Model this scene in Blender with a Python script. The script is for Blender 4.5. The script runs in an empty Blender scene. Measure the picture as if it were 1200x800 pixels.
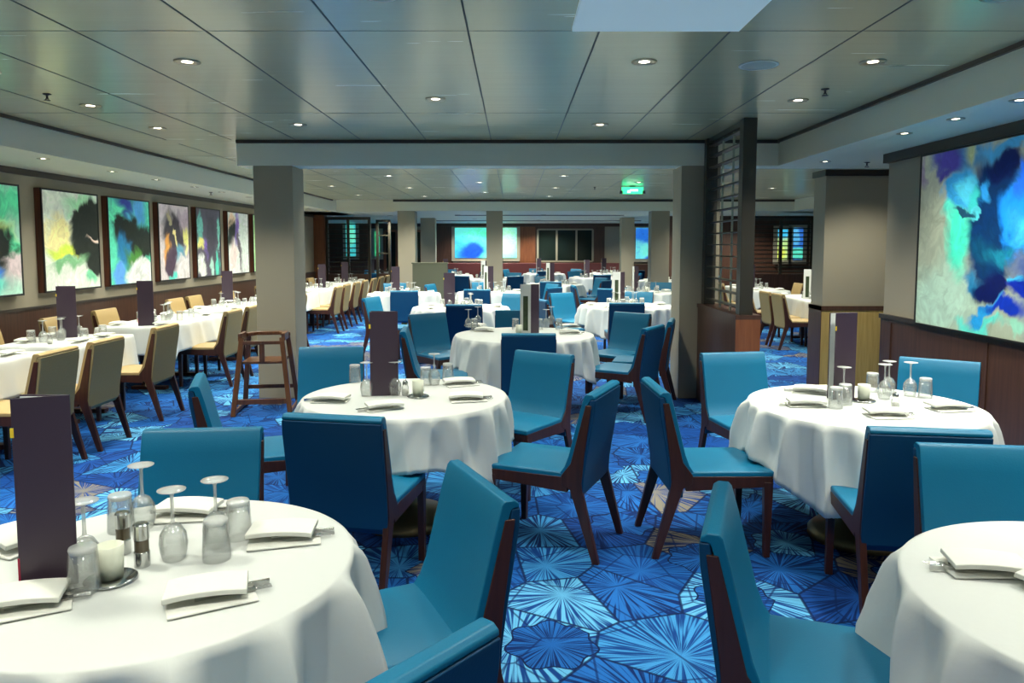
import bpy, bmesh, math, random
from mathutils import Vector, Matrix
PI = math.pi
S = bpy.context.scene
C = S.collection
rnd = random.Random(7)

# ------------------------------------------------------------------ camera
EYE, F, CX, CY, HY = 1.65, 870.0, 602.0, 358.0, 289.0
TILT = math.atan((CY - HY) / F)
cd = bpy.data.cameras.new('camera'); cam = bpy.data.objects.new('camera', cd); C.objects.link(cam)
cd.sensor_width = 36; cd.lens = F / 1200 * 36
cd.shift_x = (600 - CX) / 1200; cd.shift_y = -(400 - CY) / 1200
cam.location = (0, 0, EYE); cam.rotation_euler = (PI / 2 - TILT, 0, 0)
cd.clip_start = .05; cd.clip_end = 200
S.camera = cam
# ------------------------------------------------------------------ world, exposure
W = bpy.data.worlds.new('world'); S.world = W; W.use_nodes = True
W.node_tree.nodes['Background'].inputs[0].default_value = (.95, .95, .85, 1)
W.node_tree.nodes['Background'].inputs[1].default_value = .12
S.view_settings.view_transform = 'Standard'; S.view_settings.look = 'None'
S.view_settings.gamma = 1; S.view_settings.use_curve_mapping = False
S.view_settings.exposure = 0.42
S.cycles.max_bounces = 7; S.cycles.diffuse_bounces = 4; S.cycles.glossy_bounces = 3
S.cycles.transparent_max_bounces = 16; S.cycles.sample_clamp_indirect = 4
S.cycles.caustics_reflective = False; S.cycles.caustics_refractive = False
P_MAIN, P_SOFFIT, P_SPOT, P_FAR = 11.5, 5.5, 5.0, 20.0     # watts of ceiling, soffit and picture downlights
LCOL = (.97, .965, .82)

ZC, ZS = 2.78, 2.51       # ceiling and soffit heights
XL, XR = -5.45, 3.5       # left and right walls
Y1, Y2, YB = 8.0, 18.0, 27.7

def wp(px, py, z):
    """point of the place at height z seen at a measured spot of the photograph"""
    u = (px - CX) / F; v = (py - CY) / F
    dy = math.cos(TILT) - v * math.sin(TILT); dz = -math.sin(TILT) - v * math.cos(TILT)
    s = (z - EYE) / dz
    return Vector((u * s, dy * s, z))

# ------------------------------------------------------------------ materials
def mat(name):
    m = bpy.data.materials.new(name); m.use_nodes = True
    nt = m.node_tree; return m, nt, nt.nodes['Principled BSDF']
def simple(name, col, rough=.5, metal=0, spec=.5, noise=None, bump=None, sheen=0, coat=0):
    m, nt, b = mat(name)
    b.inputs['Base Color'].default_value = (*col, 1); b.inputs['Roughness'].default_value = rough
    b.inputs['Metallic'].default_value = metal; b.inputs['Specular IOR Level'].default_value = spec
    b.inputs['Sheen Weight'].default_value = sheen; b.inputs['Coat Weight'].default_value = coat
    tc = nt.nodes.new('ShaderNodeTexCoord')
    if noise:
        sc, amt = noise
        n = nt.nodes.new('ShaderNodeTexNoise'); n.inputs['Scale'].default_value = sc
        nt.links.new(tc.outputs['Object'], n.inputs['Vector'])
        mr = nt.nodes.new('ShaderNodeMapRange'); mr.inputs[3].default_value = 1 - amt; mr.inputs[4].default_value = 1 + amt
        nt.links.new(n.outputs[0], mr.inputs[0])
        mx = nt.nodes.new('ShaderNodeVectorMath'); mx.operation = 'SCALE'; mx.inputs[0].default_value = col
        nt.links.new(mr.outputs[0], mx.inputs['Scale']); nt.links.new(mx.outputs[0], b.inputs['Base Color'])
    if bump:
        sc, st = bump
        n2 = nt.nodes.new('ShaderNodeTexNoise'); n2.inputs['Scale'].default_value = sc; n2.inputs['Detail'].default_value = 4
        nt.links.new(tc.outputs['Object'], n2.inputs['Vector'])
        bp = nt.nodes.new('ShaderNodeBump'); bp.inputs['Strength'].default_value = st; bp.inputs['Distance'].default_value = .01
        nt.links.new(n2.outputs[0], bp.inputs['Height']); nt.links.new(bp.outputs[0], b.inputs['Normal'])
    return m
def wood(name, c1, c2, rough=.35, scale=(12, 12, .8)):
    m, nt, b = mat(name); b.inputs['Roughness'].default_value = rough
    tc = nt.nodes.new('ShaderNodeTexCoord'); mp = nt.nodes.new('ShaderNodeMapping'); mp.inputs['Scale'].default_value = scale
    n = nt.nodes.new('ShaderNodeTexNoise'); n.inputs['Scale'].default_value = 3; n.inputs['Detail'].default_value = 6
    r = nt.nodes.new('ShaderNodeValToRGB'); r.color_ramp.elements[0].color = (*c1, 1); r.color_ramp.elements[1].color = (*c2, 1)
    r.color_ramp.elements[0].position = .3; r.color_ramp.elements[1].position = .7
    L = nt.links.new; L(tc.outputs['Object'], mp.inputs[0]); L(mp.outputs[0], n.inputs[0]); L(n.outputs[0], r.inputs[0]); L(r.outputs[0], b.inputs['Base Color'])
    return m
def emit(name, col, st):
    m, nt, b = mat(name); b.inputs['Base Color'].default_value = (*col, 1)
    b.inputs['Emission Color'].default_value = (*col, 1); b.inputs['Emission Strength'].default_value = st
    return m
def glass_mat(name='thin glass', glint_mix=.05):  # white diffuse share painted in for the bright glints of the glass
    m = bpy.data.materials.new(name); m.use_nodes = True; nt = m.node_tree; nt.nodes.clear(); L = nt.links.new
    o = nt.nodes.new('ShaderNodeOutputMaterial'); t = nt.nodes.new('ShaderNodeBsdfTransparent'); t.inputs[0].default_value = (.985, .99, .985, 1)
    g = nt.nodes.new('ShaderNodeBsdfGlossy'); g.inputs['Roughness'].default_value = .04
    lw = nt.nodes.new('ShaderNodeLayerWeight'); lw.inputs[0].default_value = .26
    mr = nt.nodes.new('ShaderNodeMapRange'); mr.inputs[3].default_value = .04; mr.inputs[4].default_value = .9
    mx = nt.nodes.new('ShaderNodeMixShader')
    L(lw.outputs['Facing'], mr.inputs[0]); L(mr.outputs[0], mx.inputs[0]); L(t.outputs[0], mx.inputs[1]); L(g.outputs[0], mx.inputs[2]); d = nt.nodes.new('ShaderNodeBsdfDiffuse'); d.inputs[0].default_value = (.9, .92, .9, 1); m3 = nt.nodes.new('ShaderNodeMixShader'); m3.inputs[0].default_value = glint_mix; L(mx.outputs[0], m3.inputs[1]); L(d.outputs[0], m3.inputs[2]); L(m3.outputs[0], o.inputs[0])
    return m
M = {
 'teal': simple('teal faux leather', (.002, .138, .265), .42, spec=.36, noise=(3, .10), bump=(160, .06)),
 'teal_shaded': simple('teal faux leather with painted shade', (.002, .048, .125), .5, spec=.3, noise=(3, .10), bump=(160, .06)),  # darker copy of the teal: shade on the chair backs put into the colour
 'tan': simple('tan faux leather', (.42, .29, .12), .45, noise=(3, .08), bump=(160, .05)),
 'tanback': simple('olive tan woven fabric', (.25, .19, .085), .7, noise=(90, .10)),
 'cwood': wood('dark red brown chair wood', (.030, .009, .005), (.065, .018, .009), .38),
 'hwood': wood('brown high chair wood', (.085, .03, .010), (.16, .06, .02), .35),
 'cloth': simple('white cotton tablecloth', (.62, .64, .62), .85, noise=(2, .02), bump=(30, .08)),
 'napkin': simple('white folded linen', (.76, .76, .70), .85, bump=(60, .12)),
 'glass': glass_mat('thin glass', .10), 'glassrim': glass_mat('thick glass rim', .34),
 'silver': simple('polished steel', (.62, .62, .60), .18, metal=1),
 'candle': simple('cream candle cup', (.78, .80, .66), .55),
 'menu': simple('aubergine menu card', (.048, .030, .048), .42, noise=(5, .06)),
 'page': simple('white menu page', (.75, .76, .74), .6),
 'picture': simple('dark green printed picture', (.03, .05, .02), .5, noise=(40, .8)),
 'yellow': simple('yellow mark', (.9, .62, .03), .5), 'red': simple('dark red mark', (.35, .01, .05), .5),
 'white': simple('white painted metal', (.62, .68, .66), .45),
 'wall': simple('beige wall vinyl', (.36, .315, .235), .6, noise=(1.5, .04), bump=(200, .05)),
 'column': simple('beige column cladding', (.34, .30, .22), .55, noise=(1.5, .03)),
 'wains': wood('dark brown wainscot wood', (.050, .022, .014), (.085, .038, .024), .4),
 'redwood': wood('reddish wood veneer', (.16, .05, .022), (.24, .085, .035), .35),
 'lightwood': wood('golden wood veneer', (.40, .27, .08), (.54, .37, .13), .4),
 'ftrim': simple('dark bronze trim', (.035, .025, .02), .4),
 'soffit': simple('pale grey soffit', (.86, .85, .68), .5, noise=(2, .02)),
 'seam': simple('ceiling joint', (.05, .055, .045), .6),
 'screen': simple('black brown screen metal', (.032, .028, .02), .35),
 'gold': simple('brass table base', (.34, .26, .12), .4, metal=.6),
 'dkglass': simple('dark window glass', (.01, .018, .015), .08),
 'frame': wood('brown picture frame wood', (.05, .014, .008), (.13, .035, .015), .35),
 'edge': simple('thin black frame edge', (.012, .012, .012), .4),
 'lamp': emit('lamp lens', (1.0, .90, .70), 7),
 'ring': simple('brass lamp ring', (.5, .44, .3), .3, metal=.8),
 'exit': emit('green exit sign', (.05, .95, .35), 1.3),
 'exitw': emit('white exit sign figure', (.8, 1, .85), 1.0),
 'speaker': simple('ceiling speaker grille', (.36, .42, .40), .6),
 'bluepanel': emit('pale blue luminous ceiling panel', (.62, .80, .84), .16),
 'olive': simple('olive partition', (.11, .115, .075), .6),
 'banq': simple('dark red banquette leather', (.10, .02, .02), .5),
}
def ceiling_mat():
    m, nt, b = mat('satin metal ceiling panels'); L = nt.links.new
    tc = nt.nodes.new('ShaderNodeTexCoord'); mp = nt.nodes.new('ShaderNodeMapping'); mp.inputs['Scale'].default_value = (.9, 14, 1)
    n = nt.nodes.new('ShaderNodeTexNoise'); n.inputs['Scale'].default_value = 1.2; n.inputs['Detail'].default_value = 3
    L(tc.outputs['Object'], mp.inputs[0]); L(mp.outputs[0], n.inputs[0])
    r = nt.nodes.new('ShaderNodeMapRange'); r.inputs[3].default_value = .16; r.inputs[4].default_value = .32; L(n.outputs[0], r.inputs[0]); L(r.outputs[0], b.inputs['Roughness'])
    bp = nt.nodes.new('ShaderNodeBump'); bp.inputs['Strength'].default_value = .05; bp.inputs['Distance'].default_value = .02
    L(n.outputs[0], bp.inputs['Height']); L(bp.outputs[0], b.inputs['Normal'])
    b.inputs['Base Color'].default_value = (.66, .63, .42, 1); b.inputs['Metallic'].default_value = .30; b.inputs['Specular IOR Level'].default_value = .7
    return m
M['ceil'] = ceiling_mat()

def carpet_mat():
    m, nt, b = mat('blue fan patterned carpet'); L = nt.links.new; N = nt.nodes.new
    def math_(op, a, bb=None, c=None):
        n = N('ShaderNodeMath'); n.operation = op
        for i, x in enumerate((a, bb, c)):
            if x is None: continue
            if isinstance(x, (int, float)): n.inputs[i].default_value = x
            else: L(x, n.inputs[i])
        return n.outputs[0]
    tc = N('ShaderNodeTexCoord'); mp = N('ShaderNodeMapping'); mp.inputs['Scale'].default_value = (2.2, 2.2, 2.2); L(tc.outputs['Object'], mp.inputs[0])
    def layer(off, nray, seed):
        ad = N('ShaderNodeVectorMath'); ad.inputs[1].default_value = off; L(mp.outputs[0], ad.inputs[0])
        v = N('ShaderNodeTexVoronoi'); v.voronoi_dimensions = '2D'; v.inputs['Scale'].default_value = 1; v.inputs['Randomness'].default_value = .85; L(ad.outputs[0], v.inputs['Vector'])
        e = N('ShaderNodeTexVoronoi'); e.voronoi_dimensions = '2D'; e.feature = 'DISTANCE_TO_EDGE'; e.inputs['Scale'].default_value = 1; e.inputs['Randomness'].default_value = .85; L(ad.outputs[0], e.inputs['Vector'])
        df = N('ShaderNodeVectorMath'); df.operation = 'SUBTRACT'; L(ad.outputs[0], df.inputs[0]); L(v.outputs['Position'], df.inputs[1])
        sx = N('ShaderNodeSeparateXYZ'); L(df.outputs[0], sx.inputs[0])
        ang = math_('ARCTAN2', sx.outputs[1], sx.outputs[0])
        rc = N('ShaderNodeSeparateColor'); L(v.outputs['Color'], rc.inputs[0])
        cb = N('ShaderNodeCombineXYZ'); L(math_('MULTIPLY', ang, nray), cb.inputs[0]); L(math_('MULTIPLY', rc.outputs[0], 37.0), cb.inputs[1]); L(math_('MULTIPLY', v.outputs['Distance'], 1.6), cb.inputs[2])
        n = N('ShaderNodeTexNoise'); n.inputs['Scale'].default_value = 1; n.inputs['Detail'].default_value = 1.5; L(cb.outputs[0], n.inputs[0])
        st = N('ShaderNodeMapRange'); st.interpolation_type = 'SMOOTHSTEP'; st.inputs[1].default_value = .43; st.inputs[2].default_value = .56; L(n.outputs[0], st.inputs[0])
        return v, e, rc, st.outputs[0], ang
    cols = [(0, (.012, .13, .46)), (.20, (.05, .30, .68)), (.38, (.008, .08, .36)), (.55, (.13, .48, .82)), (.74, (.015, .15, .52)), (.91, (.24, .22, .18))]
    def colours(v, e, rc, st, ang):
        lite = N('ShaderNodeValToRGB'); cr = lite.color_ramp; cr.interpolation = 'CONSTANT'
        cr.elements[0].position = 0; cr.elements[0].color = (*cols[0][1], 1); cr.elements[1].position = cols[1][0]; cr.elements[1].color = (*cols[1][1], 1)
        for p, c in cols[2:]:
            el = cr.elements.new(p); el.color = (*c, 1)
        L(rc.outputs[1], lite.inputs[0])
        dark = N('ShaderNodeValToRGB'); cr = dark.color_ramp; cr.interpolation = 'CONSTANT'
        cr.elements[0].color = (.002, .022, .13, 1); cr.elements[1].position = .5; cr.elements[1].color = (.004, .05, .24, 1)
        L(rc.outputs[2], dark.inputs[0])
        mx = N('ShaderNodeMix'); mx.data_type = 'RGBA'; L(st, mx.inputs[0]); L(dark.outputs[0], mx.inputs[6]); L(lite.outputs[0], mx.inputs[7])
        h = N('ShaderNodeMapRange'); h.interpolation_type = 'SMOOTHSTEP'; h.inputs[1].default_value = .02; h.inputs[2].default_value = .16; h.inputs[3].default_value = .7; h.inputs[4].default_value = 0; L(v.outputs['Distance'], h.inputs[0])
        m2 = N('ShaderNodeMix'); m2.data_type = 'RGBA'; L(h.outputs[0], m2.inputs[0]); L(mx.outputs[2], m2.inputs[6]); L(lite.outputs[0], m2.inputs[7])
        ed = N('ShaderNodeMapRange'); ed.interpolation_type = 'SMOOTHSTEP'; ed.inputs[1].default_value = .008; ed.inputs[2].default_value = .022; ed.inputs[3].default_value = .9; ed.inputs[4].default_value = 0; L(e.outputs['Distance'], ed.inputs[0])
        m3 = N('ShaderNodeMix'); m3.data_type = 'RGBA'; L(ed.outputs[0], m3.inputs[0]); L(m2.outputs[2], m3.inputs[6]); m3.inputs[7].default_value = (.002, .012, .07, 1)
        return m3.outputs[2]
    A = layer((0, 0, 0), 17, 0); B = layer((7.37, 3.61, 0), 21, 1)
    ca, cb_ = colours(*A), colours(*B)
    near_b = math_('LESS_THAN', math_('ADD', B[0].outputs['Distance'], math_('MULTIPLY', math_('SINE', math_('MULTIPLY', B[4], 7.0)), .035)), .40)
    pick = math_('MULTIPLY', near_b, math_('GREATER_THAN', B[2].outputs[0], .66))
    edge_b = math_('LESS_THAN', math_('ABSOLUTE', math_('SUBTRACT', math_('ADD', B[0].outputs['Distance'], math_('MULTIPLY', math_('SINE', math_('MULTIPLY', B[4], 7.0)), .035)), .40)), .010)
    rim = math_('MULTIPLY', edge_b, math_('GREATER_THAN', B[2].outputs[0], .66))
    mm = N('ShaderNodeMix'); mm.data_type = 'RGBA'; L(pick, mm.inputs[0]); L(ca, mm.inputs[6]); L(cb_, mm.inputs[7])
    m3 = N('ShaderNodeMix'); m3.data_type = 'RGBA'; L(rim, m3.inputs[0]); L(mm.outputs[2], m3.inputs[6]); m3.inputs[7].default_value = (.002, .012, .07, 1)
    # a third, offset net of thin dark outlines gives the inner diamonds and cut petals
    a3 = N('ShaderNodeVectorMath'); a3.inputs[1].default_value = (11.2, 5.9, 0); L(mp.outputs[0], a3.inputs[0])
    e3 = N('ShaderNodeTexVoronoi'); e3.voronoi_dimensions = '2D'; e3.feature = 'DISTANCE_TO_EDGE'; e3.inputs['Scale'].default_value = 1.25; L(a3.outputs[0], e3.inputs['Vector'])
    r3 = N('ShaderNodeMapRange'); r3.inputs[1].default_value = .008; r3.inputs[2].default_value = .02; r3.inputs[3].default_value = .75; r3.inputs[4].default_value = 0; L(e3.outputs['Distance'], r3.inputs[0])
    m5 = N('ShaderNodeMix'); m5.data_type = 'RGBA'; L(r3.outputs[0], m5.inputs[0]); L(m3.outputs[2], m5.inputs[6]); m5.inputs[7].default_value = (.002, .02, .12, 1)
    pn = N('ShaderNodeTexNoise'); pn.inputs['Scale'].default_value = 220; L(tc.outputs['Object'], pn.inputs[0])
    pr = N('ShaderNodeMapRange'); pr.inputs[3].default_value = .62; pr.inputs[4].default_value = 1.0; L(pn.outputs[0], pr.inputs[0])
    sc = N('ShaderNodeVectorMath'); sc.operation = 'SCALE'; L(m5.outputs[2], sc.inputs[0]); L(pr.outputs[0], sc.inputs['Scale'])
    L(sc.outputs[0], b.inputs['Base Color']); b.inputs['Roughness'].default_value = .9; b.inputs['Specular IOR Level'].default_value = .15
    return m
M['carpet'] = carpet_mat()

def art_mat(name, base, blobs, axis, seed, warp=.25, wscale=1.6, glow=None):
    """abstract ink painting: soft colour shapes (u, v in metres from the lower edge; radii; turn; colour; softness)"""
    m, nt, b = mat(name); L = nt.links.new; N = nt.nodes.new
    tc = N('ShaderNodeTexCoord'); se = N('ShaderNodeSeparateXYZ'); L(tc.outputs['Object'], se.inputs[0])
    cb = N('ShaderNodeCombineXYZ'); L(se.outputs[axis], cb.inputs[0]); L(se.outputs[2], cb.inputs[1])
    nz = N('ShaderNodeTexNoise'); nz.inputs['Scale'].default_value = wscale; nz.inputs['Detail'].default_value = 7; nz.inputs['Roughness'].default_value = .52; nz.inputs['Distortion'].default_value = .9
    ad = N('ShaderNodeVectorMath'); ad.inputs[1].default_value = (seed * 3.1, seed * 1.7, seed); L(cb.outputs[0], ad.inputs[0]); L(ad.outputs[0], nz.inputs[0])
    sb = N('ShaderNodeVectorMath'); sb.operation = 'SUBTRACT'; sb.inputs[1].default_value = (.5, .5, .5); L(nz.outputs['Color'], sb.inputs[0])
    sc = N('ShaderNodeVectorMath'); sc.operation = 'SCALE'; sc.inputs['Scale'].default_value = warp * 2; L(sb.outputs[0], sc.inputs[0])
    pp = N('ShaderNodeVectorMath'); L(cb.outputs[0], pp.inputs[0]); L(sc.outputs[0], pp.inputs[1])
    cur = None
    for (u, v, ru, rv, rot, col, soft) in blobs:
        s1 = N('ShaderNodeVectorMath'); s1.operation = 'SUBTRACT'; L(pp.outputs[0], s1.inputs[0]); s1.inputs[1].default_value = (u, v, 0)
        r1 = N('ShaderNodeVectorRotate'); r1.rotation_type = 'Z_AXIS'; r1.inputs['Angle'].default_value = -rot; L(s1.outputs[0], r1.inputs[0])
        d1 = N('ShaderNodeVectorMath'); d1.operation = 'MULTIPLY'; d1.inputs[1].default_value = (1 / ru, 1 / rv, 0); L(r1.outputs[0], d1.inputs[0])
        le = N('ShaderNodeVectorMath'); le.operation = 'LENGTH'; L(d1.outputs[0], le.inputs[0])
        mr = N('ShaderNodeMapRange'); mr.interpolation_type = 'SMOOTHSTEP'; mr.inputs[1].default_value = 1 - soft; mr.inputs[2].default_value = 1 + soft * .4; mr.inputs[3].default_value = 1; mr.inputs[4].default_value = 0
        L(le.outputs['Value'], mr.inputs[0])
        mx = N('ShaderNodeMix'); mx.data_type = 'RGBA'; L(mr.outputs[0], mx.inputs[0]); mx.inputs[7].default_value = (*col, 1)
        if cur is None: mx.inputs[6].default_value = (*base, 1)
        else: L(cur, mx.inputs[6])
        cur = mx.outputs[2]
    n2 = N('ShaderNodeTexNoise'); n2.inputs['Scale'].default_value = 5; n2.inputs['Detail'].default_value = 4; n2.inputs['Distortion'].default_value = 2; L(pp.outputs[0], n2.inputs[0])
    r2 = N('ShaderNodeMapRange'); r2.inputs[1].default_value = .3; r2.inputs[2].default_value = .7; r2.inputs[3].default_value = .78; r2.inputs[4].default_value = 1.15; L(n2.outputs[0], r2.inputs[0])
    fs = N('ShaderNodeVectorMath'); fs.operation = 'SCALE'; L(cur, fs.inputs[0]); L(r2.outputs[0], fs.inputs['Scale'])
    L(fs.outputs[0], b.inputs['Base Color']); b.inputs['Roughness'].default_value = .3; b.inputs['Specular IOR Level'].default_value = .2
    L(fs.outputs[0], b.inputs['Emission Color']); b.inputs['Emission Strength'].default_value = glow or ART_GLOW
    return m
ART_GLOW = .22      # emission added to the painted colours so the pictures look brightly lit

# ------------------------------------------------------------------ mesh helpers
def BM(): return bmesh.new()
def box(bm, x0, x1, y0, y1, z0, z1, mtx=None):
    vs = [bm.verts.new((x, y, z)) for z in (z0, z1) for x, y in ((x0, y0), (x1, y0), (x1, y1), (x0, y1))]
    for f in ((3, 2, 1, 0), (4, 5, 6, 7), (0, 1, 5, 4), (1, 2, 6, 5), (2, 3, 7, 6), (3, 0, 4, 7)): bm.faces.new([vs[i] for i in f])
    if mtx is not None: bmesh.ops.transform(bm, matrix=mtx, verts=vs)
    return vs
def lathe(bm, prof, n=24, cx=0, cy=0, cap=True):
    rings = []
    for r, z in prof:
        if r < 1e-5: rings.append([bm.verts.new((cx, cy, z))])
        else: rings.append([bm.verts.new((cx + r * math.cos(2 * PI * i / n), cy + r * math.sin(2 * PI * i / n), z)) for i in range(n)])
    for a, b_ in zip(rings, rings[1:]):
        for i in range(n):
            j = (i + 1) % n
            if len(a) == 1 and len(b_) == 1: continue
            if len(a) == 1: bm.faces.new((a[0], b_[j], b_[i]))
            elif len(b_) == 1: bm.faces.new((a[i], a[j], b_[0]))
            else: bm.faces.new((a[i], a[j], b_[j], b_[i]))
    if cap:
        if len(rings[0]) > 1: bm.faces.new(rings[0][::-1])
        if len(rings[-1]) > 1: bm.faces.new(rings[-1])
def prism(bm, poly, x0, x1, swap='x'):
    """poly of (y, z) pushed from x0 to x1"""
    a = [bm.verts.new((x0, y, z)) for y, z in poly]; b_ = [bm.verts.new((x1, y, z)) for y, z in poly]
    n = len(poly); bm.faces.new(a); bm.faces.new(b_[::-1])
    for i in range(n): bm.faces.new((a[i], b_[i], b_[(i + 1) % n], a[(i + 1) % n]))
def bar(bm, p, q, w, d=None, w2=None, d2=None):
    p, q = Vector(p), Vector(q); d = d or w; w2 = w2 or w; d2 = d2 or (d if w2 == w else w2)
    ax = (q - p).normalized(); up = Vector((0, 1, 0)) if abs(ax.y) < .9 else Vector((0, 0, 1))
    sx = ax.cross(up).normalized(); sy = sx.cross(ax)
    vs = []
    for c, ww, dd in ((p, w, d), (q, w2, d2)):
        for a, b_ in ((-1, -1), (1, -1), (1, 1), (-1, 1)): vs.append(bm.verts.new(c + sx * a * ww / 2 + sy * b_ * dd / 2))
    for f in ((3, 2, 1, 0), (4, 5, 6, 7), (0, 1, 5, 4), (1, 2, 6, 5), (2, 3, 7, 6), (3, 0, 4, 7)): bm.faces.new([vs[i] for i in f])
def obj(name, bm, m, parent=None, smooth=False, bevel=0, loc=None, seg=2):
    bmesh.ops.recalc_face_normals(bm, faces=bm.faces[:])
    me = bpy.data.meshes.new(name); bm.to_mesh(me); bm.free()
    me.materials.append(m if not isinstance(m, str) else M[m])
    if smooth:
        for p in me.polygons: p.use_smooth = True
    o = bpy.data.objects.new(name, me); C.objects.link(o)
    if bevel:
        md = o.modifiers.new('bevel', 'BEVEL'); md.width = bevel; md.segments = seg; md.limit_method = 'ANGLE'; md.angle_limit = .6
        for p in me.polygons: p.use_smooth = True
        md.harden_normals = True
    if parent: o.parent = parent
    if loc: o.location = loc
    return o
ITEMS = []
def tag(o, label, cat, group=None):
    o['label'] = label; o['category'] = cat
    if group: o['group'] = group
    ITEMS.append(o); return o
def thing(name, label, cat, loc=(0, 0, 0), rz=0, group=None):
    o = bpy.data.objects.new(name, None); C.objects.link(o); o.empty_display_size = .1
    o.location = loc; o.rotation_euler = (0, 0, rz)
    if label is not None: tag(o, label, cat, group)
    return o
def struct(name, bm, m, **k):
    o = obj(name, bm, m, **k); o['kind'] = 'structure'; return o
def sbox(name, a, m, **k):
    bm = BM(); box(bm, *a); return struct(name, bm, m, **k)
USED = set()
def place(proto, loc, rz, label, cat, group=None):
    """first use takes the prototype itself, later ones copy it with its parts and sub-parts"""
    if proto.name not in USED: USED.add(proto.name); r = proto
    else:
        r = proto.copy(); C.objects.link(r); r.scale = (1, 1, 1)
        for ch in proto.children:
            c = ch.copy(); C.objects.link(c); c.parent = r
            for g in ch.children:
                d = g.copy(); C.objects.link(d); d.parent = c
    r.location = loc; r.rotation_euler = (0, 0, rz)
    return tag(r, label, cat, group)

# ------------------------------------------------------------------ the setting
sbox('floor', (-8, 13, -5, 30, -.1, 0), 'carpet')
sbox('ceiling', (-4.37, 2.82, -5, Y2, ZC, ZC + .1), 'ceil')
sbox('ceiling_right', (2.82, 6.75, Y1 + .3, Y2 + 1, ZC, ZC + .1), 'ceil')
bm = BM()
for k in range(-5, 4):
    x = -.24 + .69 * k
    box(bm, x - .005, x + .005, -5, Y1, ZC - .002, ZC + .01)
    box(bm, x - .005, x + .005, Y1 + .3, Y2, ZC - .002, ZC + .01)
for k, y in enumerate((1.6, 4.0, 6.4, 9.4, 11.8, 14.2, 16.6)): box(bm, -4.3, 2.8, y, y + .0015, ZC - .0015, ZC + .01)
struct('trim_1', bm, 'seam')
# soffits on both sides with a shadow gap along their edge
sbox('ceiling_soffit_left', (XL, -4.37, -5, 20.6, ZS, ZC + .1), 'soffit')
sbox('trim_2', (-4.39, -4.345, -5, Y2, ZC - .03, ZC - .001), 'ftrim')
sbox('ceiling_soffit_right', (2.82, XR + .5, -5, Y1 + .3, ZS, ZC + .1), 'soffit')
sbox('trim_3', (2.795, 2.84, -5, Y1, ZC - .03, ZC - .001), 'ftrim')
sbox('ceiling_soffit_far_right', (6.75, 8.6, Y1 + .3, Y2 + 1, ZS, ZC + .1), 'soffit')
# cross beams
sbox('ceiling_beam', (-2.95, 2.82, Y1, Y1 + .3, ZS, ZC + .05), 'soffit', bevel=.004)
sbox('trim_4', (-2.95, 2.82, Y1 - .015, Y1 - .001, ZC - .035, ZC), 'ftrim')
sbox('ceiling_beam_far', (-2.9, 6.75, Y2, Y2 + .4, ZS, ZC + .05), 'soffit')
sbox('trim_5', (-2.9, 6.75, Y2 - .03, Y2 - .002, ZC - .05, ZC), 'ftrim')
sbox('ceiling_far', (-8, 13, Y2 + .4, YB + .2, ZS, ZS + .3), 'soffit')
bm = BM()   # raised coffer outline in the far ceiling
for p in ((-1.9, 20), (3.4, 20)):
    pass
sbox('trim_6', (-1.6, 3.0, 20.3, 20.36, ZS - .02, ZS - .001), 'ftrim')
sbox('trim_7', (-2.6, 4.2, 24.6, 24.66, ZS - .02, ZS - .001), 'ftrim')
bm.free()
# left wall
sbox('wall_left', (XL - .2, XL, -5, 20.6, 0, ZC + .1), 'wall')
sbox('trim_8', (XL, XL + .03, -5, 20.6, ZS - .07, ZS - .001), 'ftrim')
bm = BM(); box(bm, XL, XL + .03, -5, 20.6, 0, .95)
struct('trim_9', bm, 'wains')
sbox('trim_10', (XL, XL + .045, -5, 20.6, .95, .975), 'ftrim')
sbox('baseboard_left', (XL + .03, XL + .05, -5, 20.6, 0, .1), 'ftrim')
sbox('trim_11', (XL, -5.15, 20.3, 20.6, 0, ZS), 'redwood')
sbox('wall_left_far', (-8, -5.45, 20.6, 20.8, 0, ZS), 'wains')
sbox('wall_left_back', (-8.1, -7.9, 20.8, YB, 0, ZS), 'wains')
# right wall, wainscot and cornice
sbox('wall_right', (XR, XR + .3, -5, 7.0, .98, ZC + .1), 'wall')
bm = BM(); box(bm, XR - .02, XR + .3, -5, 7.01, 0, .98)
for y in (1.2, 2.6, 4.0, 5.4, 6.8): box(bm, XR - .03, XR - .02, y, y + .012, .1, .95)
struct('trim_12', bm, 'wains')
sbox('trim_13', (XR - .035, XR + .3, -5, 7.02, .98, 1.02), 'ftrim')
sbox('trim_14', (XR - .05, XR + .02, -5, 7.02, ZS - .085, ZS - .001), 'ftrim')
sbox('baseboard_right', (XR - .04, XR - .02, -5, 7.01, 0, .1), 'ftrim')
sbox('wall_right_return', (XR + .3, 8.6, 6.8, 7.0, 0, ZC), 'wall')
sbox('wall_right_far', (8.6, 8.8, 7, YB, 0, ZC), 'wall')
sbox('ceiling_right_recess', (XR + .5, 8.6, 7, Y1 + .3, ZS, ZC + .1), 'soffit')
# columns
def column(name, x0, x1, y0, y1, top=ZS):
    bm = BM(); box(bm, x0, x1, y0, y1, 0, top); o = struct(name, bm, 'column', bevel=.006); return o
column('column_left', -2.78, -2.36, Y1, Y1 + .42)
column('column_right', 1.79, 2.21, Y1, Y1 + .42)
column('column_far_left', -2.8, -2.38, 18.0, 18.4)
column('column_far_middle', -.66, -.27, 18.0, 18.4)
column('column_far_right', 3.32, 3.76, 18.0, 18.4)
column('column_back_left', -2.8, -2.36, 22.4, 22.8)
column('column_back_right', 3.18, 3.56, 22.0, 22.4)
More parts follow.
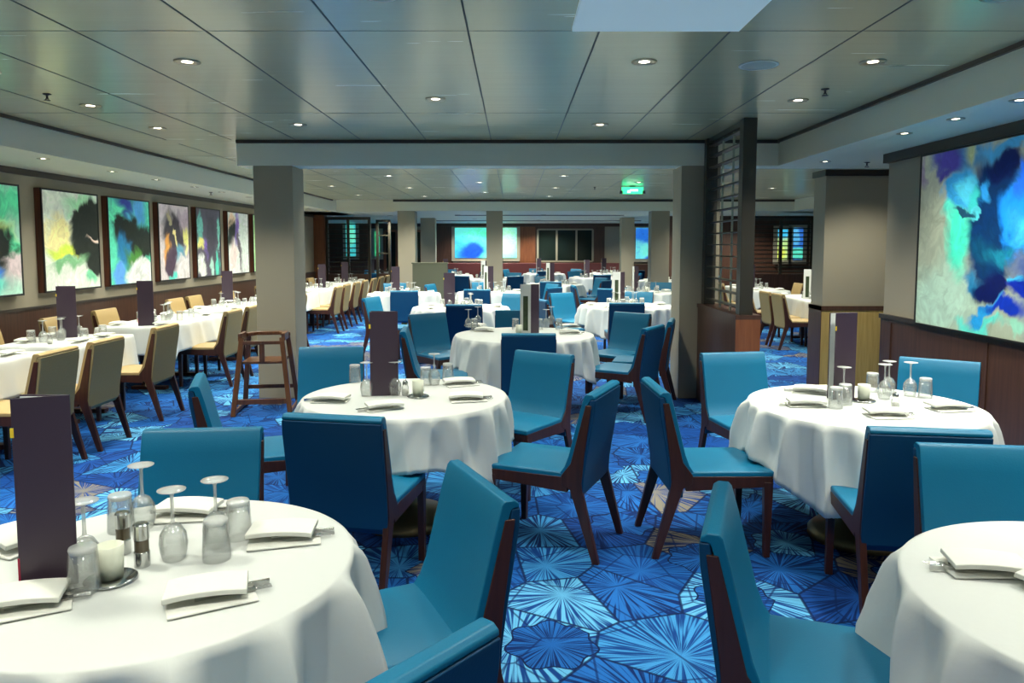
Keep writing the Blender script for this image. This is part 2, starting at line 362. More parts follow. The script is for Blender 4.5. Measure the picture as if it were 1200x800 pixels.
# broad column by the right wall: beige above, golden wood below
sbox('column_by_wall', (XR, 4.35, 8.4, 8.72, .98, ZS), 'column')
sbox('trim_15', (XR - .02, 4.37, 8.38, 8.74, ZS - .07, ZS), 'ftrim')
sbox('trim_16', (XR - .012, 4.36, 8.388, 8.73, 0, .93), 'lightwood')
sbox('trim_17', (XR - .02, 4.37, 8.38, 8.74, .93, .98), 'wains')
sbox('trim_18', (XR - .02, XR - .012, 8.38, 8.73, 0, .98), 'wains')
sbox('wall_recess', (4.35, 8.6, 8.45, 8.6, 0, ZS), 'wall') if False else None
# back wall with its coloured bays
def bx(px): return (px - CX) * YB / F
def zb(py): return EYE + (HY - py) * YB / F
sbox('wall_back', (-8, 8.6, YB, YB + .2, 0, ZC), 'wall')
bays = [(350, 487, 'wains'), (511, 531, 'wains'), (531, 608, 'wall'), (608, 627, 'redwood'), (627, 708, 'wains'), (729, 743, 'wains'), (786, 860, 'wains')]
for i, (a, b_, mm) in enumerate(bays): sbox(f'trim_{20+i}', (bx(a), bx(b_), YB - .05, YB - .001, 0, ZS), mm)
sbox('trim_30', (bx(511), bx(790), YB - .07, YB - .05, 0, 1.0), 'wains')
sbox('trim_31', (bx(437), bx(860), YB - .12, YB - .08, ZS - .12, ZS), 'wains')
win = sbox('window_1', (bx(630), bx(694), YB - .08, YB - .055, zb(306), zb(269)), 'dkglass')
bm = BM()
for x in (630, 652, 675, 694): box(bm, bx(x) - .035, bx(x) + .035, YB - .1, YB - .08, zb(306), zb(269))
for z in (zb(306), zb(269)): box(bm, bx(630), bx(694), YB - .1, YB - .08, z - .03, z + .03)
obj('window_frame', bm, simple('pale window frame', (.30, .27, .2), .5), win)
for i, (a, b_) in enumerate(((452, 466), (486, 495))):
    w = sbox(f'door_{i+1}', (bx(a), bx(b_), YB - .08, YB - .055, 0, zb(272)), 'dkglass')
    bm = BM()
    for x in (a, b_): box(bm, bx(x) - .05, bx(x) + .05, YB - .1, YB - .08, 0, zb(271))
    box(bm, bx(a), bx(b_), YB - .1, YB - .08, zb(272), zb(271) + .05); obj('door_frame', bm, 'redwood', w)
# wood wing behind the far right tables
sbox('wall_far_right_back', (4.3, 8.6, 21.0, 21.2, 0, ZS), 'wains')
sbox('trim_32', (4.5, 5.6, 20.95, 20.99, 0, ZS - .3), 'redwood')

# ------------------------------------------------------------------ carpeted-room fittings: downlights
def make_downlight(name, r, power, spread):
    t = thing(name, None, None)
    bm = BM(); lathe(bm, [(r * .42, -.0012), (r * .60, -.0016), (r * .78, -.005), (r, -.006), (r * 1.04, -.002), (r * 1.04, 0)], 20, cap=False); obj('ring', bm, 'ring', t, smooth=True)
    bm = BM(); lathe(bm, [(0, -.0014), (r * .44, -.0014), (r * .44, -.0005), (0, -.0005)], 16, cap=False); obj('lens', bm, 'lamp', t)
    ld = bpy.data.lights.new(name, 'SPOT'); ld.energy = power * 12; ld.spot_size = spread; ld.spot_blend = .8; ld.color = LCOL; ld.shadow_soft_size = .12
    lo = bpy.data.objects.new('lamp_light', ld); C.objects.link(lo); lo.parent = t; lo.location = (0, 0, -.02)
    return t
dl_main = make_downlight('ceiling_downlight', .075, P_MAIN, 1.95)
dl_far = make_downlight('ceiling_downlight', .075, P_FAR, 2.55)
dl_soff = make_downlight('ceiling_downlight', .055, P_SOFFIT, 2.3)
dl_pict = make_downlight('ceiling_downlight', .055, P_SPOT, 2.3)
for x, ys in ((-2, (-2.5, -.1, 2.3, 4.65, 7.0, 9.6, 12, 14.4, 16.8)), (.8, (-2.5, -.1, 2.3, 4.65, 7.0, 9.6, 12, 14.4, 16.8)), (-.6, (-1.3, 1.1, 3.45, 5.8, 10.8, 13.2, 15.6)),
              (2.2, (-.1, 2.3, 3.46, 4.65, 5.85, 7.2, 10.8, 13.2)), (-3.4, (-.1, 1.3, 2.5, 3.7, 4.9, 6.07, 7.2, 9.5, 11.8, 14, 16.4))):
    for y in ys: place(dl_main if y < 9 else dl_far, (x, y, ZC - .001), 0, 'DL main ceiling', 'ceiling light', 'recessed downlights of the main ceiling')
for y in (9.6, 12.0, 14.5, 17): place(dl_far, (5.0, y, ZC - .001), 0, 'DL right-hand dining bay ceiling', 'ceiling light', 'recessed downlights of the right bay')
for y in (-1.5, .5, 2.5, 3.6, 4.9, 5.95, 7.35, 8.6, 9.65, 10.8, 11.8, 13.0, 14.2, 15.4, 16.8, 18.4): place(dl_soff, (-4.6, y, ZS - .001), 0, 'DL left soffit', 'ceiling light', 'downlights of the left soffit')
for px, py in ((1060, 156), (1120, 139), (1195, 117)):
    p = wp(px, py, ZS); place(dl_pict, (p.x, p.y, ZS - .001), 0, 'DL right soffit', 'ceiling light', 'downlights of the right soffit')
place(dl_pict, (3.9, 7.72, ZS - .001), 0, 'DL right soffit', 'ceiling light', 'downlights of the right soffit')
for y in (2.9, 1.4, 7.6): place(dl_pict, (3.15, y, ZS - .001), 0, 'DL right soffit', 'ceiling light', 'downlights of the right soffit')
for x, y in ((-3.5, 25), (-3.4, 20.6), (-1.5, 20), (-1.2, 23), (.8, 20), (.8, 24), (2.6, 20.6), (4.4, 19.8), (-1.6, 26.8), (-.4, 26.8), (1.2, 26.8), (2.6, 25), (4.6, 25.8), (-6, 24), (6.3, 19.9)):
    place(dl_far, (x, y, ZS - .001), 0, 'DL far ceiling', 'ceiling light', 'downlights of the far ceiling')
# sprinklers, speaker, exit sign, raised panel
def make_sprinkler():
    t = thing('ceiling_sprinkler', None, None)
    bm = BM(); lathe(bm, [(.0, 0), (.03, 0), (.028, -.006), (.008, -.01), (.008, -.035), (.0, -.036)], 12, cap=False); obj('body', bm, 'ftrim', t, smooth=True)
    bm = BM(); lathe(bm, [(0, -.045), (.022, -.045), (.022, -.049), (0, -.049)], 12, cap=False); bar(bm, (.01, 0, -.03), (.01, 0, -.046), .003); bar(bm, (-.01, 0, -.03), (-.01, 0, -.046), .003); obj('deflector', bm, 'ftrim', t)
    return t
spr = make_sprinkler()
for px, py, z in ((55, 110, ZC), (967, 104, ZC), (697, 219, ZC), (247, 225, ZS), (1016, 190, ZS)):
    p = wp(px, py, z); place(spr, (p.x, p.y, z - .001), 0, 'SPR', 'sprinkler', 'ceiling sprinklers')
p = wp(889, 76, ZC); t = thing('ceiling_speaker', 'round pale flush speaker grille in the ceiling above the screen', 'speaker', (p.x, p.y, ZC - .001))
bm = BM(); lathe(bm, [(0, -.004), (.105, -.004), (.11, 0)], 28, cap=False); obj('grille', bm, 'speaker', t, smooth=True)
bm = BM(); lathe(bm, [(.105, -.005), (.12, -.005), (.12, 0), (.105, 0)], 28, cap=False); obj('rim', bm, 'white', t)
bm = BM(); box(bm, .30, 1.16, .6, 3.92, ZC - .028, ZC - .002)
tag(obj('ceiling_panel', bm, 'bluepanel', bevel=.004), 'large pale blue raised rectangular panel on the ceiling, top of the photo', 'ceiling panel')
p = Vector((2.22, 14.0, 0))
t = thing('exit_sign', 'small green glowing exit sign with dark ends hanging behind the beam', 'exit sign', (p.x, p.y, ZC))
bm = BM(); box(bm, -.20, .20, -.02, .02, -.145, -.02); obj('sign_panel', bm, 'exit', t)
bm = BM(); box(bm, -.05, .10, -.024, -.021, -.10, -.06); box(bm, -.10, -.04, -.024, -.021, -.13, -.08); obj('figure', bm, 'exitw', t)
bm = BM()
for s in (-1, 1): box(bm, s * .21 - .025, s * .21 + .025, -.03, .03, -.145, -.09)
box(bm, -.05, .05, -.02, .02, -.02, 0); obj('end_cap', bm, 'ftrim', t)

# ------------------------------------------------------------------ pictures on the walls
def left_picture(y0, y1, base, blobs, seed, label, depth=.07):
    zc = 1.12; h = 1.20
    t = thing('wall_painting', label, 'painting', (XL, y0, zc), 0, 'abstract pictures on the left wall')
    bm = BM(); box(bm, 0, depth, 0, y1 - y0, 0, h); obj('frame', bm, 'frame', t)
    bm = BM(); box(bm, depth, depth + .008, .02, y1 - y0 - .02, .02, h - .02)
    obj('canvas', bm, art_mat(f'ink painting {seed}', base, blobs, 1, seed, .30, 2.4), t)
    bm = BM()
    for a in ((0, .02, 0, h), (y1 - y0 - .02, y1 - y0, 0, h)): box(bm, depth, depth + .014, a[0], a[1], a[2], a[3])
    for a in ((0, .02), (h - .02, h)): box(bm, depth, depth + .014, .02, y1 - y0 - .02, a[0], a[1])
    obj('frame_edge', bm, 'edge', t)
GR, DK, PI_, CRM = (.12, .75, .38), (.025, .03, .025), (.75, .62, .62), (.70, .78, .64)
YE, BL, CY_, VI, OR, LG = (.85, .80, .25), (.05, .20, .65), (.15, .65, .60), (.22, .13, .45), (.75, .35, .08), (.40, .70, .25)
left_picture(7.02, 8.13, (.45, .72, .58), [(.9, 1.0, .5, .25, 0, GR, .6), (.55, .95, .3, .3, 0, DK, .5), (.75, .68, .3, .2, 0, (.6, .8, .25), .6), (1.0, .35, .3, .3, 0, PI_, .6), (.9, .55, .25, .18, .4, GR, .5), (.62, .50, .42, .34, .3, DK, .3), (.6, .25, .2, .1, 0, BL, .5), (.5, .12, .4, .12, 0, (.1, .65, .55), .6)], 1, 'leftmost bright picture, green with black ink, cut by the photo edge')
left_picture(8.50, 9.66, CRM, [(.7, 1.05, .4, .15, .2, (.35, .7, .4), .7), (.3, .68, .3, .2, 0, (.85, .78, .35), .5), (.45, .5, .35, .12, .1, (.65, .8, .1), .5), (.98, .86, .50, .26, .35, DK, .22), (1.02, .63, .22, .06, 0, (.8, .6, .5), .3), (.98, .42, .50, .24, -.35, DK, .25), (.45, .32, .35, .12, 0, (.2, .45, .22), .6), (.35, .12, .4, .12, 0, (.75, .8, .7), .7), (1.0, .12, .16, .1, 0, (.2, .6, .35), .5)], 2, 'picture with cream and yellow left half and black shapes at right')
left_picture(9.88, 11.02, (.12, .68, .45), [(.55, 1.15, .55, .1, 0, (.06, .3, .35), .5), (.45, 1.05, .2, .2, 0, (.03, .05, .3), .4), (.85, 1.0, .28, .22, .3, (.1, .4, .75), .6), (.3, .95, .25, .15, 0, (.15, .85, .5), .6), (.48, .72, .40, .26, 0, DK, .3), (.98, .58, .45, .28, .4, DK, .3), (.35, .45, .22, .25, 0, (.03, .2, .4), .5), (.65, .38, .25, .15, 0, (.08, .25, .05), .6), (.85, .15, .42, .22, 0, (.72, .75, .70), .35), (.25, .12, .26, .22, 0, (.12, .35, .8), .5)], 3, 'green and blue picture with dark rounded cloud shapes, third from left')
left_picture(11.28, 12.34, (.62, .55, .55), [(.5, .75, .5, .36, .1, (.06, .05, .06), .35), (.35, .95, .12, .1, 0, (.4, .35, .2), .5), (.9, .95, .2, .2, 0, (.5, .4, .45), .6), (.95, .65, .1, .22, 0, YE, .5), (.25, .45, .12, .25, 0, OR, .5), (.6, .62, .06, .18, .5, (.8, .7, .3), .4), (.7, .4, .2, .2, .4, (.12, .35, .45), .5), (.4, .3, .2, .25, -.2, (.08, .05, .08), .4), (.85, .2, .3, .2, 0, (.7, .66, .64), .4), (.45, .06, .14, .07, 0, (.1, .6, .5), .4)], 4, 'picture of dark ink with orange, yellow and cream patches')
left_picture(12.62, 13.66, (.10, .09, .12), [(.12, .85, .1, .35, 0, (.15, .45, .38), .5), (.95, .75, .07, .35, 0, (.2, .55, .45), .4), (.2, .55, .12, .14, .3, YE, .5), (.35, .5, .12, .2, .3, VI, .6), (.6, .7, .24, .5, 0, (.07, .06, .08), .4), (.15, .18, .24, .16, -.6, (.75, .78, .7), .3), (.6, .16, .1, .2, 0, (.45, .7, .6), .4), (.9, .2, .14, .2, 0, (.1, .6, .45), .4)], 5, 'mostly charcoal picture with pale patches along its lower edge')
left_picture(14.0, 15.1, (.75, .80, .74), [(.2, .95, .16, .25, 0, (.8, .6, .4), .4), (.25, .75, .22, .3, -.3, DK, .3), (.5, .85, .14, .4, 0, VI, .5), (.6, .45, .1, .5, .3, (.12, .1, .12), .4), (.3, .35, .2, .3, 0, (.8, .66, .62), .6), (.85, .6, .25, .6, 0, (.72, .82, .74), .5)], 6, 'mostly white picture with a dark diagonal and violet streak')
left_picture(15.36, 16.45, (.45, .75, .35), [(.3, .9, .25, .3, 0, LG, .5), (.5, .3, .3, .35, 0, (.05, .12, .2), .4)], 7, 'green picture half hidden behind the left column')

def wallpt(zx, zy, X=XR - .05):
    px = 1040 + zx / 2.857; py = 130 + zy / 2.857
    # along the right wall plane x = X
    u = (px - CX) / F; v = (py - CY) / F
    dy = math.cos(TILT) - v * math.sin(TILT); dz = -math.sin(TILT) - v * math.cos(TILT)
    s = X / u
    return dy * s, EYE + dz * s
RY0, RY1, RZ0, RZ1 = 3.3, 6.36, .99, 2.42
def RB(zx, zy, rx, rz, rot, col, soft):
    y, z = wallpt(zx, zy)
    y2, _ = wallpt(zx + rx, zy); _, z2 = wallpt(zx, zy + rz)
    return (y, z, abs(y2 - y), abs(z2 - z), rot, col, soft)
big = [RB(150, 330, 90, 230, 0, (.36, .40, .30), .6), RB(180, 640, 160, 130, 0, (.40, .58, .46), .6),
 (4.2, 1.7, 1.0, 1.2, 0, (.01, .05, .30), .3),
 RB(350, 370, 110, 270, 0, (.002, .03, .12), .3), RB(330, 480, 70, 60, 0, (.003, .07, .16), .6), RB(235, 430, 45, 150, 0, (.06, .72, .50), .45), RB(205, 330, 25, 60, 0, (.10, .70, .55), .6),
 RB(260, 150, 130, 55, 0, (.06, .22, .40), .5), RB(270, 145, 30, 40, 0, (.35, .42, .22), .7), RB(195, 170, 45, 50, 0, (.06, .05, .30), .6), RB(400, 115, 90, 28, 0, (.05, .30, .55), .6), RB(390, 180, 60, 50, 0, (.004, .012, .09), .4),
 RB(240, 262, 66, 75, 0, (.03, .30, .62), .25), RB(262, 258, 42, 55, 0, (.08, .55, .75), .5), RB(290, 300, 22, 50, 0, (.04, .50, .50), .5),
 RB(335, 270, 26, 55, 0, (.03, .32, .75), .4), RB(290, 340, 22, 24, 0, (.08, .55, .65), .3), RB(255, 340, 40, 14, 0, (.01, .06, .12), .4),
 RB(470, 340, 105, 160, 0, (.01, .25, .85), .25), RB(460, 400, 60, 70, 0, (.06, .50, .72), .7), RB(440, 240, 20, 70, 0, (.02, .16, .80), .5),
 RB(385, 480, 50, 45, 0, (.01, .22, .34), .6), RB(300, 590, 60, 40, .3, (.02, .20, .40), .5), RB(345, 610, 62, 60, 0, (.001, .006, .08), .35), RB(425, 585, 36, 35, 0, (.05, .45, .75), .3), RB(440, 620, 60, 50, 0, (.002, .02, .35), .4),
 RB(320, 690, 55, 22, -.5, (.02, .30, .65), .5), RB(380, 690, 70, 30, 0, (.003, .03, .40), .4), RB(300, 730, 80, 22, 0, (.10, .62, .52), .6), RB(410, 745, 30, 25, 0, (.25, .55, .40), .4), RB(120, 200, 16, 60, 0, (.25, .22, .30), .6),
 (4.45, 1.4, .3, .25, 0, (.10, .55, .7), .4), (3.8, 2.0, .35, .3, 0, (.1, .6, .5), .5)]
t = thing('wall_panel_picture', 'huge bright blue and turquoise abstract picture on the right wall', 'picture', (XR, 0, 0))
bm = BM(); box(bm, -.04, 0, RY0, RY1, RZ0, RZ1); obj('backing', bm, 'edge', t)
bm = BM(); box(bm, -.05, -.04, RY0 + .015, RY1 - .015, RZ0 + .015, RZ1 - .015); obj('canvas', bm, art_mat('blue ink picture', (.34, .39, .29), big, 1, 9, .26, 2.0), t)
bm = BM()
for a in ((RY0, RY0 + .015, RZ0, RZ1), (RY1 - .015, RY1, RZ0, RZ1)): box(bm, -.058, -.04, *a)
for a in ((RZ0, RZ0 + .015), (RZ1 - .015, RZ1)): box(bm, -.058, -.04, RY0 + .015, RY1 - .015, *a)
obj('frame_edge', bm, 'edge', t)

def back_picture(x0, x1, z0, z1, y, base, blobs, seed, label):
    t = thing('wall_picture', label, 'picture', (x0, y, z0), 0)
    bm = BM(); box(bm, -.12, x1 - x0 + .12, .02, .05, -.12, z1 - z0 + .1); obj('surround', bm, 'wall', t)
    bm = BM(); box(bm, 0, x1 - x0, 0, .02, 0, z1 - z0); obj('canvas', bm, art_mat(f'far picture {seed}', base, blobs, 0, seed, .2, 1.5, .75), t)  # stronger emission added so the far pictures look lit
back_picture(bx(533.5), bx(605.5), zb(302), zb(267), YB - .11, (.12, .70, .62), [(.25, .3, .5, .5, 0, (.04, .35, .6), .6), (.65, .25, .55, .4, .4, (.01, .06, .6), .5), (1.9, .6, .6, .8, 0, (.35, .75, .5), .7), (.9, .9, .6, .2, 0, (.1, .75, .5), .6)], 11, 'turquoise picture on the back wall, crossed by the middle column')
back_picture(bx(744), bx(787), zb(303), zb(267), YB - .11, (.12, .55, .65), [(.3, .9, .6, .3, 0, (.02, .15, .6), .5), (.4, .3, .3, .3, 0, (.15, .7, .6), .5), (.6, .1, .4, .15, .4, (.02, .1, .5), .4)], 12, 'blue picture on the back wall behind the right far columns')
back_picture(bx(407), bx(418), zb(300), zb(258), YB - .11, (.05, .5, .5), [(.2, .8, .2, .4, 0, (.15, .75, .5), .5)], 13, 'narrow turquoise picture behind the left louvred screen')
back_picture(bx(440), bx(446), zb(300), zb(271), YB - .11, (.03, .3, .12), [(.1, .5, .1, .4, 0, (.05, .5, .2), .5)], 14, 'narrow green picture far behind the left screen')
def rx(px, y=20.9): return (px - CX) * y / F
back_picture(rx(910), rx(921), EYE - 15 * 20.9 / F, EYE + 20 * 20.9 / F, 20.85, (.45, .7, .25), [(.15, .8, .3, .3, 0, (.05, .5, .8), .4), (.1, .1, .2, .2, 0, (.6, .7, .1), .4)], 15, 'green and blue picture behind the right far screen')
back_picture(rx(928), rx(939), EYE - 15 * 20.9 / F, EYE + 22 * 20.9 / F, 20.85, (.03, .15, .55), [(.15, .2, .3, .2, 0, (.1, .7, .5), .4), (.1, .7, .12, .3, 0, (.1, .45, .8), .4)], 16, 'blue picture behind the right far screen, next to a dark panel')

# ------------------------------------------------------------------ louvred screens
def screen_along_y(x, y0, y1, base_h, label):
    t = thing('louvred_screen', label, 'screen', (x, y0, 0))
    d = y1 - y0
    for yy in (.06, d - .05):
        bm = BM(); box(bm, -.06, .06, yy - .06, yy + .06 if yy < .1 else yy + .04, base_h, ZC - .002); obj('post', bm, 'screen', t, bevel=.004)
    bm = BM(); n = 15
    for i in range(n):
        z = base_h + .06 + (ZC - base_h - .14) * i / (n - 1); box(bm, -.035, .035, .1, d - .08, z - .006, z + .006)
    obj('slats', bm, 'screen', t)
    bm = BM()
    for yy in (d * .36, d * .62): box(bm, -.008, .008, yy - .01, yy + .01, base_h, ZC - .01)
    obj('rod', bm, simple('pale steel rod', (.45, .5, .4), .3, metal=.7), t)
    bm = BM(); box(bm, -.035, .035, .1, d - .08, ZC - .05, ZC - .002); obj('top_rail', bm, 'screen', t)
screen_along_y(2.08, 6.62, Y1 - .02, 1.04, 'tall black louvred screen standing on the low wood wall, right of centre')
sbox('wall_low_partition', (1.99, 2.2, 6.62, Y1 - .002, 0, 1.0), 'wains')
sbox('trim_33', (1.98, 2.21, 6.6, Y1 - .002, 1.0, 1.04), 'wains')
sbox('trim_34', (1.985, 2.205, 6.6, 6.619, 0, 1.0), 'redwood')
def screen_along_x(y, x0, x1, z0, z1, nx, label, gap=.11):
    t = thing('louvred_screen', label, 'screen', (x0, y, 0)); d = x1 - x0
    for i in range(nx + 1):
        xx = .03 + (d - .06) * i / nx
        bm = BM(); box(bm, xx - .035, xx + .035, -.04, .04, 0, z1); obj('post', bm, 'screen', t)
    bm = BM(); z = z0
    while z < z1 - .05: box(bm, .03, d - .03, -.03, .03, z, z + .03); z += gap
    obj('slats', bm, 'screen', t)
    bm = BM(); box(bm, 0, d, -.04, .04, z1 - .06, z1); obj('top_rail', bm, 'screen', t)
    bm = BM(); box(bm, .06, d - .06, -.05, .05, 0, z0 - .05); obj('lower_panel', bm, 'wains', t)
screen_along_x(20.45, -5.15, -3.93, .95, 2.46, 2, 'dark louvred screen behind the far left row of tan chairs', .13)
screen_along_x(20.9, -3.85, -3.45, .95, 2.40, 1, 'narrow open dark frame screen beside the far left screen', .5)
screen_along_x(19.2, 6.05, 8.5, 1.0, 2.42, 3, 'dark louvred screen at the far end of the right bay')
bm = BM(); box(bm, -2.25, -1.48, 16.5, 16.58, 0, 1.27); box(bm, -2.27, -1.46, 16.49, 16.59, 1.27, 1.3)
tag(obj('low_partition', bm, 'olive', bevel=.004), 'low olive grey partition beside the far left column', 'partition')
def banquette(x0, x1, y, label):
    t = thing('banquette', label, 'banquette', (x0, y, 0))
    bm = BM(); box(bm, 0, x1 - x0, 0, .5, 0, .45); obj('seat', bm, 'banq', t, bevel=.02)
    bm = BM(); box(bm, 0, x1 - x0, .38, .52, .45, 1.06); obj('backrest', bm, 'banq', t, bevel=.03)
banquette(-2.6, 4.2, 26.9, 'long dark red banquette along the back wall under the windows')

# ------------------------------------------------------------------ chairs
def make_chair(seat_m, back_m, width=.49):
    """origin: floor point right below the top edge of the backrest; faces +y"""
    t = thing('dining_chair', None, None); w = width / 2
    rear = [(-.075, 0), (-.04, 0), (.085, .38), (.135, .405), (.135, .45), (.082, .52), (.002, .835), (-.030, .835), (.010, .55), (.022, .42), (.014, .36)]
    for s in (-1, 1):
        bm = BM(); prism(bm, rear, s * w - s * .030, s * w); obj('leg', bm, 'cwood', t, bevel=.003)
    for s in (-1, 1):
        bm = BM(); prism(bm, [(.525, 0), (.555, 0), (.565, .41), (.515, .41)], s * w - s * .034, s * w); obj('leg', bm, 'cwood', t, bevel=.003)
    bm = BM()
    for s in (-1, 1): prism(bm, [(.10, .365), (.565, .385), (.565, .44), (.10, .445)], s * w - s * .028, s * (w - .002))
    box(bm, -w + .028, w - .028, .54, .562, .385, .438); box(bm, -w + .028, w - .028, .06, .09, .37, .43)
    obj('seat_frame', bm, 'cwood', t, bevel=.003)
    bm = BM()   # cushion, slightly crowned
    nx, ny = 8, 8; g = []
    for k, (zz, ins) in enumerate(((.432, .004), (.445, 0), (.470, .003))):
        pass
    def zt(a, b_): return .468 + .010 * (1 - (2 * a - 1) ** 4) * (1 - (2 * b_ - 1) ** 4)
    top = [[bm.verts.new(((-1 + 2 * i / nx) * (w - .003), .095 + .475 * j / ny, zt(i / nx, j / ny))) for i in range(nx + 1)] for j in range(ny + 1)]
    bot = [[bm.verts.new(((-1 + 2 * i / nx) * (w - .003), .095 + .475 * j / ny, .436)) for i in range(nx + 1)] for j in range(ny + 1)]
    for j in range(ny):
        for i in range(nx):
            bm.faces.new((top[j][i], top[j][i + 1], top[j + 1][i + 1], top[j + 1][i])); bm.faces.new((bot[j][i], bot[j + 1][i], bot[j + 1][i + 1], bot[j][i + 1]))
    for i in range(nx):
        bm.faces.new((top[0][i], bot[0][i], bot[0][i + 1], top[0][i + 1])); bm.faces.new((top[ny][i], top[ny][i + 1], bot[ny][i + 1], bot[ny][i]))
        bm.faces.new((top[i][0], top[i + 1][0], bot[i + 1][0], bot[i][0])); bm.faces.new((top[i][nx], bot[i][nx], bot[i + 1][nx], top[i + 1][nx]))
    obj('seat', bm, seat_m, t, bevel=.010, seg=3)
    # backrest: front pad curves forward into the seat, back panel runs below the seat rail
    def slab(front, back, x):
        bm = BM(); poly = front + back[::-1]
        prism(bm, poly, -x, x); return bm
    fr = [(.150, .455), (.118, .50), (.095, .56), (.035, .80), (.012, .880), (.002, .892), (-.030, .892), (-.046, .880)]
    bk = [(.085, .455), (.070, .50), (.050, .56), (-.008, .80), (-.012, .84), (-.020, .862), (-.030, .866), (-.046, .866)]
    o = obj('backrest', slab(fr, bk, w - .005), seat_m, t, bevel=.005, seg=3)
    bk1 = [(.040, .33), (.016, .36), (.010, .45), (-.006, .56), (-.046, .80), (-.050, .865)]
    fr1 = [(.085, .33), (.085, .36), (.086, .454), (.051, .56), (-.009, .80), (-.021, .865)]
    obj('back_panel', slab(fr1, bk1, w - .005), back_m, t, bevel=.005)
    return t
chair_b = make_chair('teal', 'teal_shaded', .49)
chair_t = make_chair('tan', 'tanback', .48)
CH = []; TB_ = []
def face(loc, ang, label, kind='b', group=None):
    CH.append((loc[0], loc[1]))
    """ang: direction the sitter looks, degrees from +x"""
    return place(chair_b if kind == 'b' else chair_t, (loc[0], loc[1], 0), math.radians(ang) - PI / 2, label, 'chair', group)
def corners(a, b_, label, front_left_of_ab=True, kind='b', zt=.885):
    """the two measured top corners of the back; the sitter looks to the left of a->b"""
    A, B = wp(*a, zt), wp(*b_, zt); m_ = (A + B) / 2; d = (B - A)
    ang = math.degrees(math.atan2(d.y, d.x)) + 90
    return face((m_.x, m_.y), ang, label, kind, 'teal dining chairs at the near round tables')
G1 = 'teal dining chairs'
corners((311, 503), (162, 506), 'teal chair facing the camera behind the big front left table')
corners((219, 457), (237, 438), 'teal chair seen edge-on facing right, behind the chair at the front left table') if False else face((-1.80, 4.22), 19, 'teal chair seen edge-on facing right, left of the middle round table')
corners((330, 484), (457, 490), 'teal chair seen from behind, in front of the middle left round table')
corners((427, 407), (349, 408), 'teal chair facing the camera behind the tall menu of the middle left table')
corners((668, 417), (606, 411), 'teal chair facing the camera, right of the middle left round table, dark brown side post')
corners((583, 391), (656, 391), 'teal chair seen from behind, pushed against the near side of the central round table')
corners((685, 465), (719, 445), 'teal chair side-on facing left, left side of the central aisle')
corners((755, 444), (790, 464), 'teal chair side-on facing right, at the left of the right round table') if False else face((.80, 4.06), 2, 'teal chair side-on facing right, at the left of the right round table')
corners((896, 413), (822, 415), 'teal chair facing the camera at the far left of the right round table')
corners((1147, 426), (1056, 419), 'teal chair against the right wall, behind the right round table')
corners((1013, 500), (1161, 505), 'teal chair seen from behind, near side of the right round table')
corners((1228, 527), (1082, 522), 'teal chair with wide back behind the bottom right table')
corners((853, 567), (842, 628), 'teal chair edge-on facing right, left of the bottom right table')
face((-.125, 2.38), 205, 'teal chair facing left, at the right side of the big front left table')
face((-.217, 1.289), 140, 'closest teal chair, only its back top showing at the bottom edge')
corners((747, 387), (779, 379), 'teal chair side-on facing left, right of the central round table')
face((1.36, 8.52), 228, 'teal chair facing the camera just behind the side-on chair at the central table')
corners((712, 355), (757, 355), 'teal chair seen from behind at the round table by the right column')
face((1.63, 7.72), 165, 'dark teal chair beside the foot of the right column')
face((-.98, 8.45), -50, 'teal chair facing the camera at the far left of the central round table')
face((-1.0, 6.85), 5, 'teal chair edge-on facing right at the left of the central round table')
corners((521, 357), (567, 357), 'teal chair seen from behind, behind the central table glasses at left')
face((.02, 8.85), -90, 'teal chair facing the camera behind the centre of the central round table')

# tan chairs: the aisle side looks at the wall, the wall side looks at the aisle
ys = (5.45, 6.12, 7.17, 8.92, 9.62, 11.8, 14.3, 15.05, 16.0, 16.9, 18.0, 19.0, 19.9)
nm = ('nearest', 'second', 'third', 'fourth', 'fifth')
for i, y in enumerate(ys):
    lab = f'{nm[i]} tan chair from the viewer in the aisle-side row, beige back to the aisle' if i < 5 else 'TANROW'
    face((-3.40, y), 180, lab, 't', 'tan chairs on the aisle side of the left tables')
for i, y in enumerate((6.9, 8.05, 9.02, 10.9, 11.55, 12.9, 14.6, 15.6, 17.2, 18.2)):
    face((-4.98, y), 0, 'WALLROW', 't', 'tan chairs on the wall side of the left tables')
for i, (x, y, a) in enumerate(((4.30, 12.0, 0), (4.30, 12.62, 0), (4.30, 13.7, 0), (4.35, 15.6, 0), (4.35, 16.4, 0), (5.95, 13.2, 180), (5.95, 15.5, 180))):
    face((x, y), a, 'RIGHTBAY', 't', 'tan chairs of the right bay')

# ------------------------------------------------------------------ tables and cloths
def cloth_from_outline(pts, z, rows=12, seed=0):
    """pts: (x, y, nx, ny, drop, fold) around the table edge"""
    bm = BM(); n = len(pts)
    cx = sum(p[0] for p in pts) / n; cy = sum(p[1] for p in pts) / n
    rings = []
    for s in (.0, .5, .9, .985):
        if s == 0: rings.append([bm.verts.new((cx, cy, z))]); continue
        rings.append([bm.verts.new((cx + (p[0] - cx) * s, cy + (p[1] - cy) * s, z)) for p in pts])
    for k in range(rows + 1):
        t_ = k / rows; ring = []
        for (x, y, nx, ny, drop, fold) in pts:
            e = .004 + .010 * min(1, t_ * 8)
            off = max(.003, e + .030 * t_ + fold(t_))
            zz = z - .002 - drop * t_ if k else z - .002
            ring.append(bm.verts.new((x + nx * off, y + ny * off, zz)))
        rings.append(ring)
    for a, b_ in zip(rings, rings[1:]):
        for i in range(n):
            j = (i + 1) % n
            if len(a) == 1: bm.faces.new((a[0], b_[i], b_[j]))
            else: bm.faces.new((a[i], b_[i], b_[j], a[j]))
    return bm
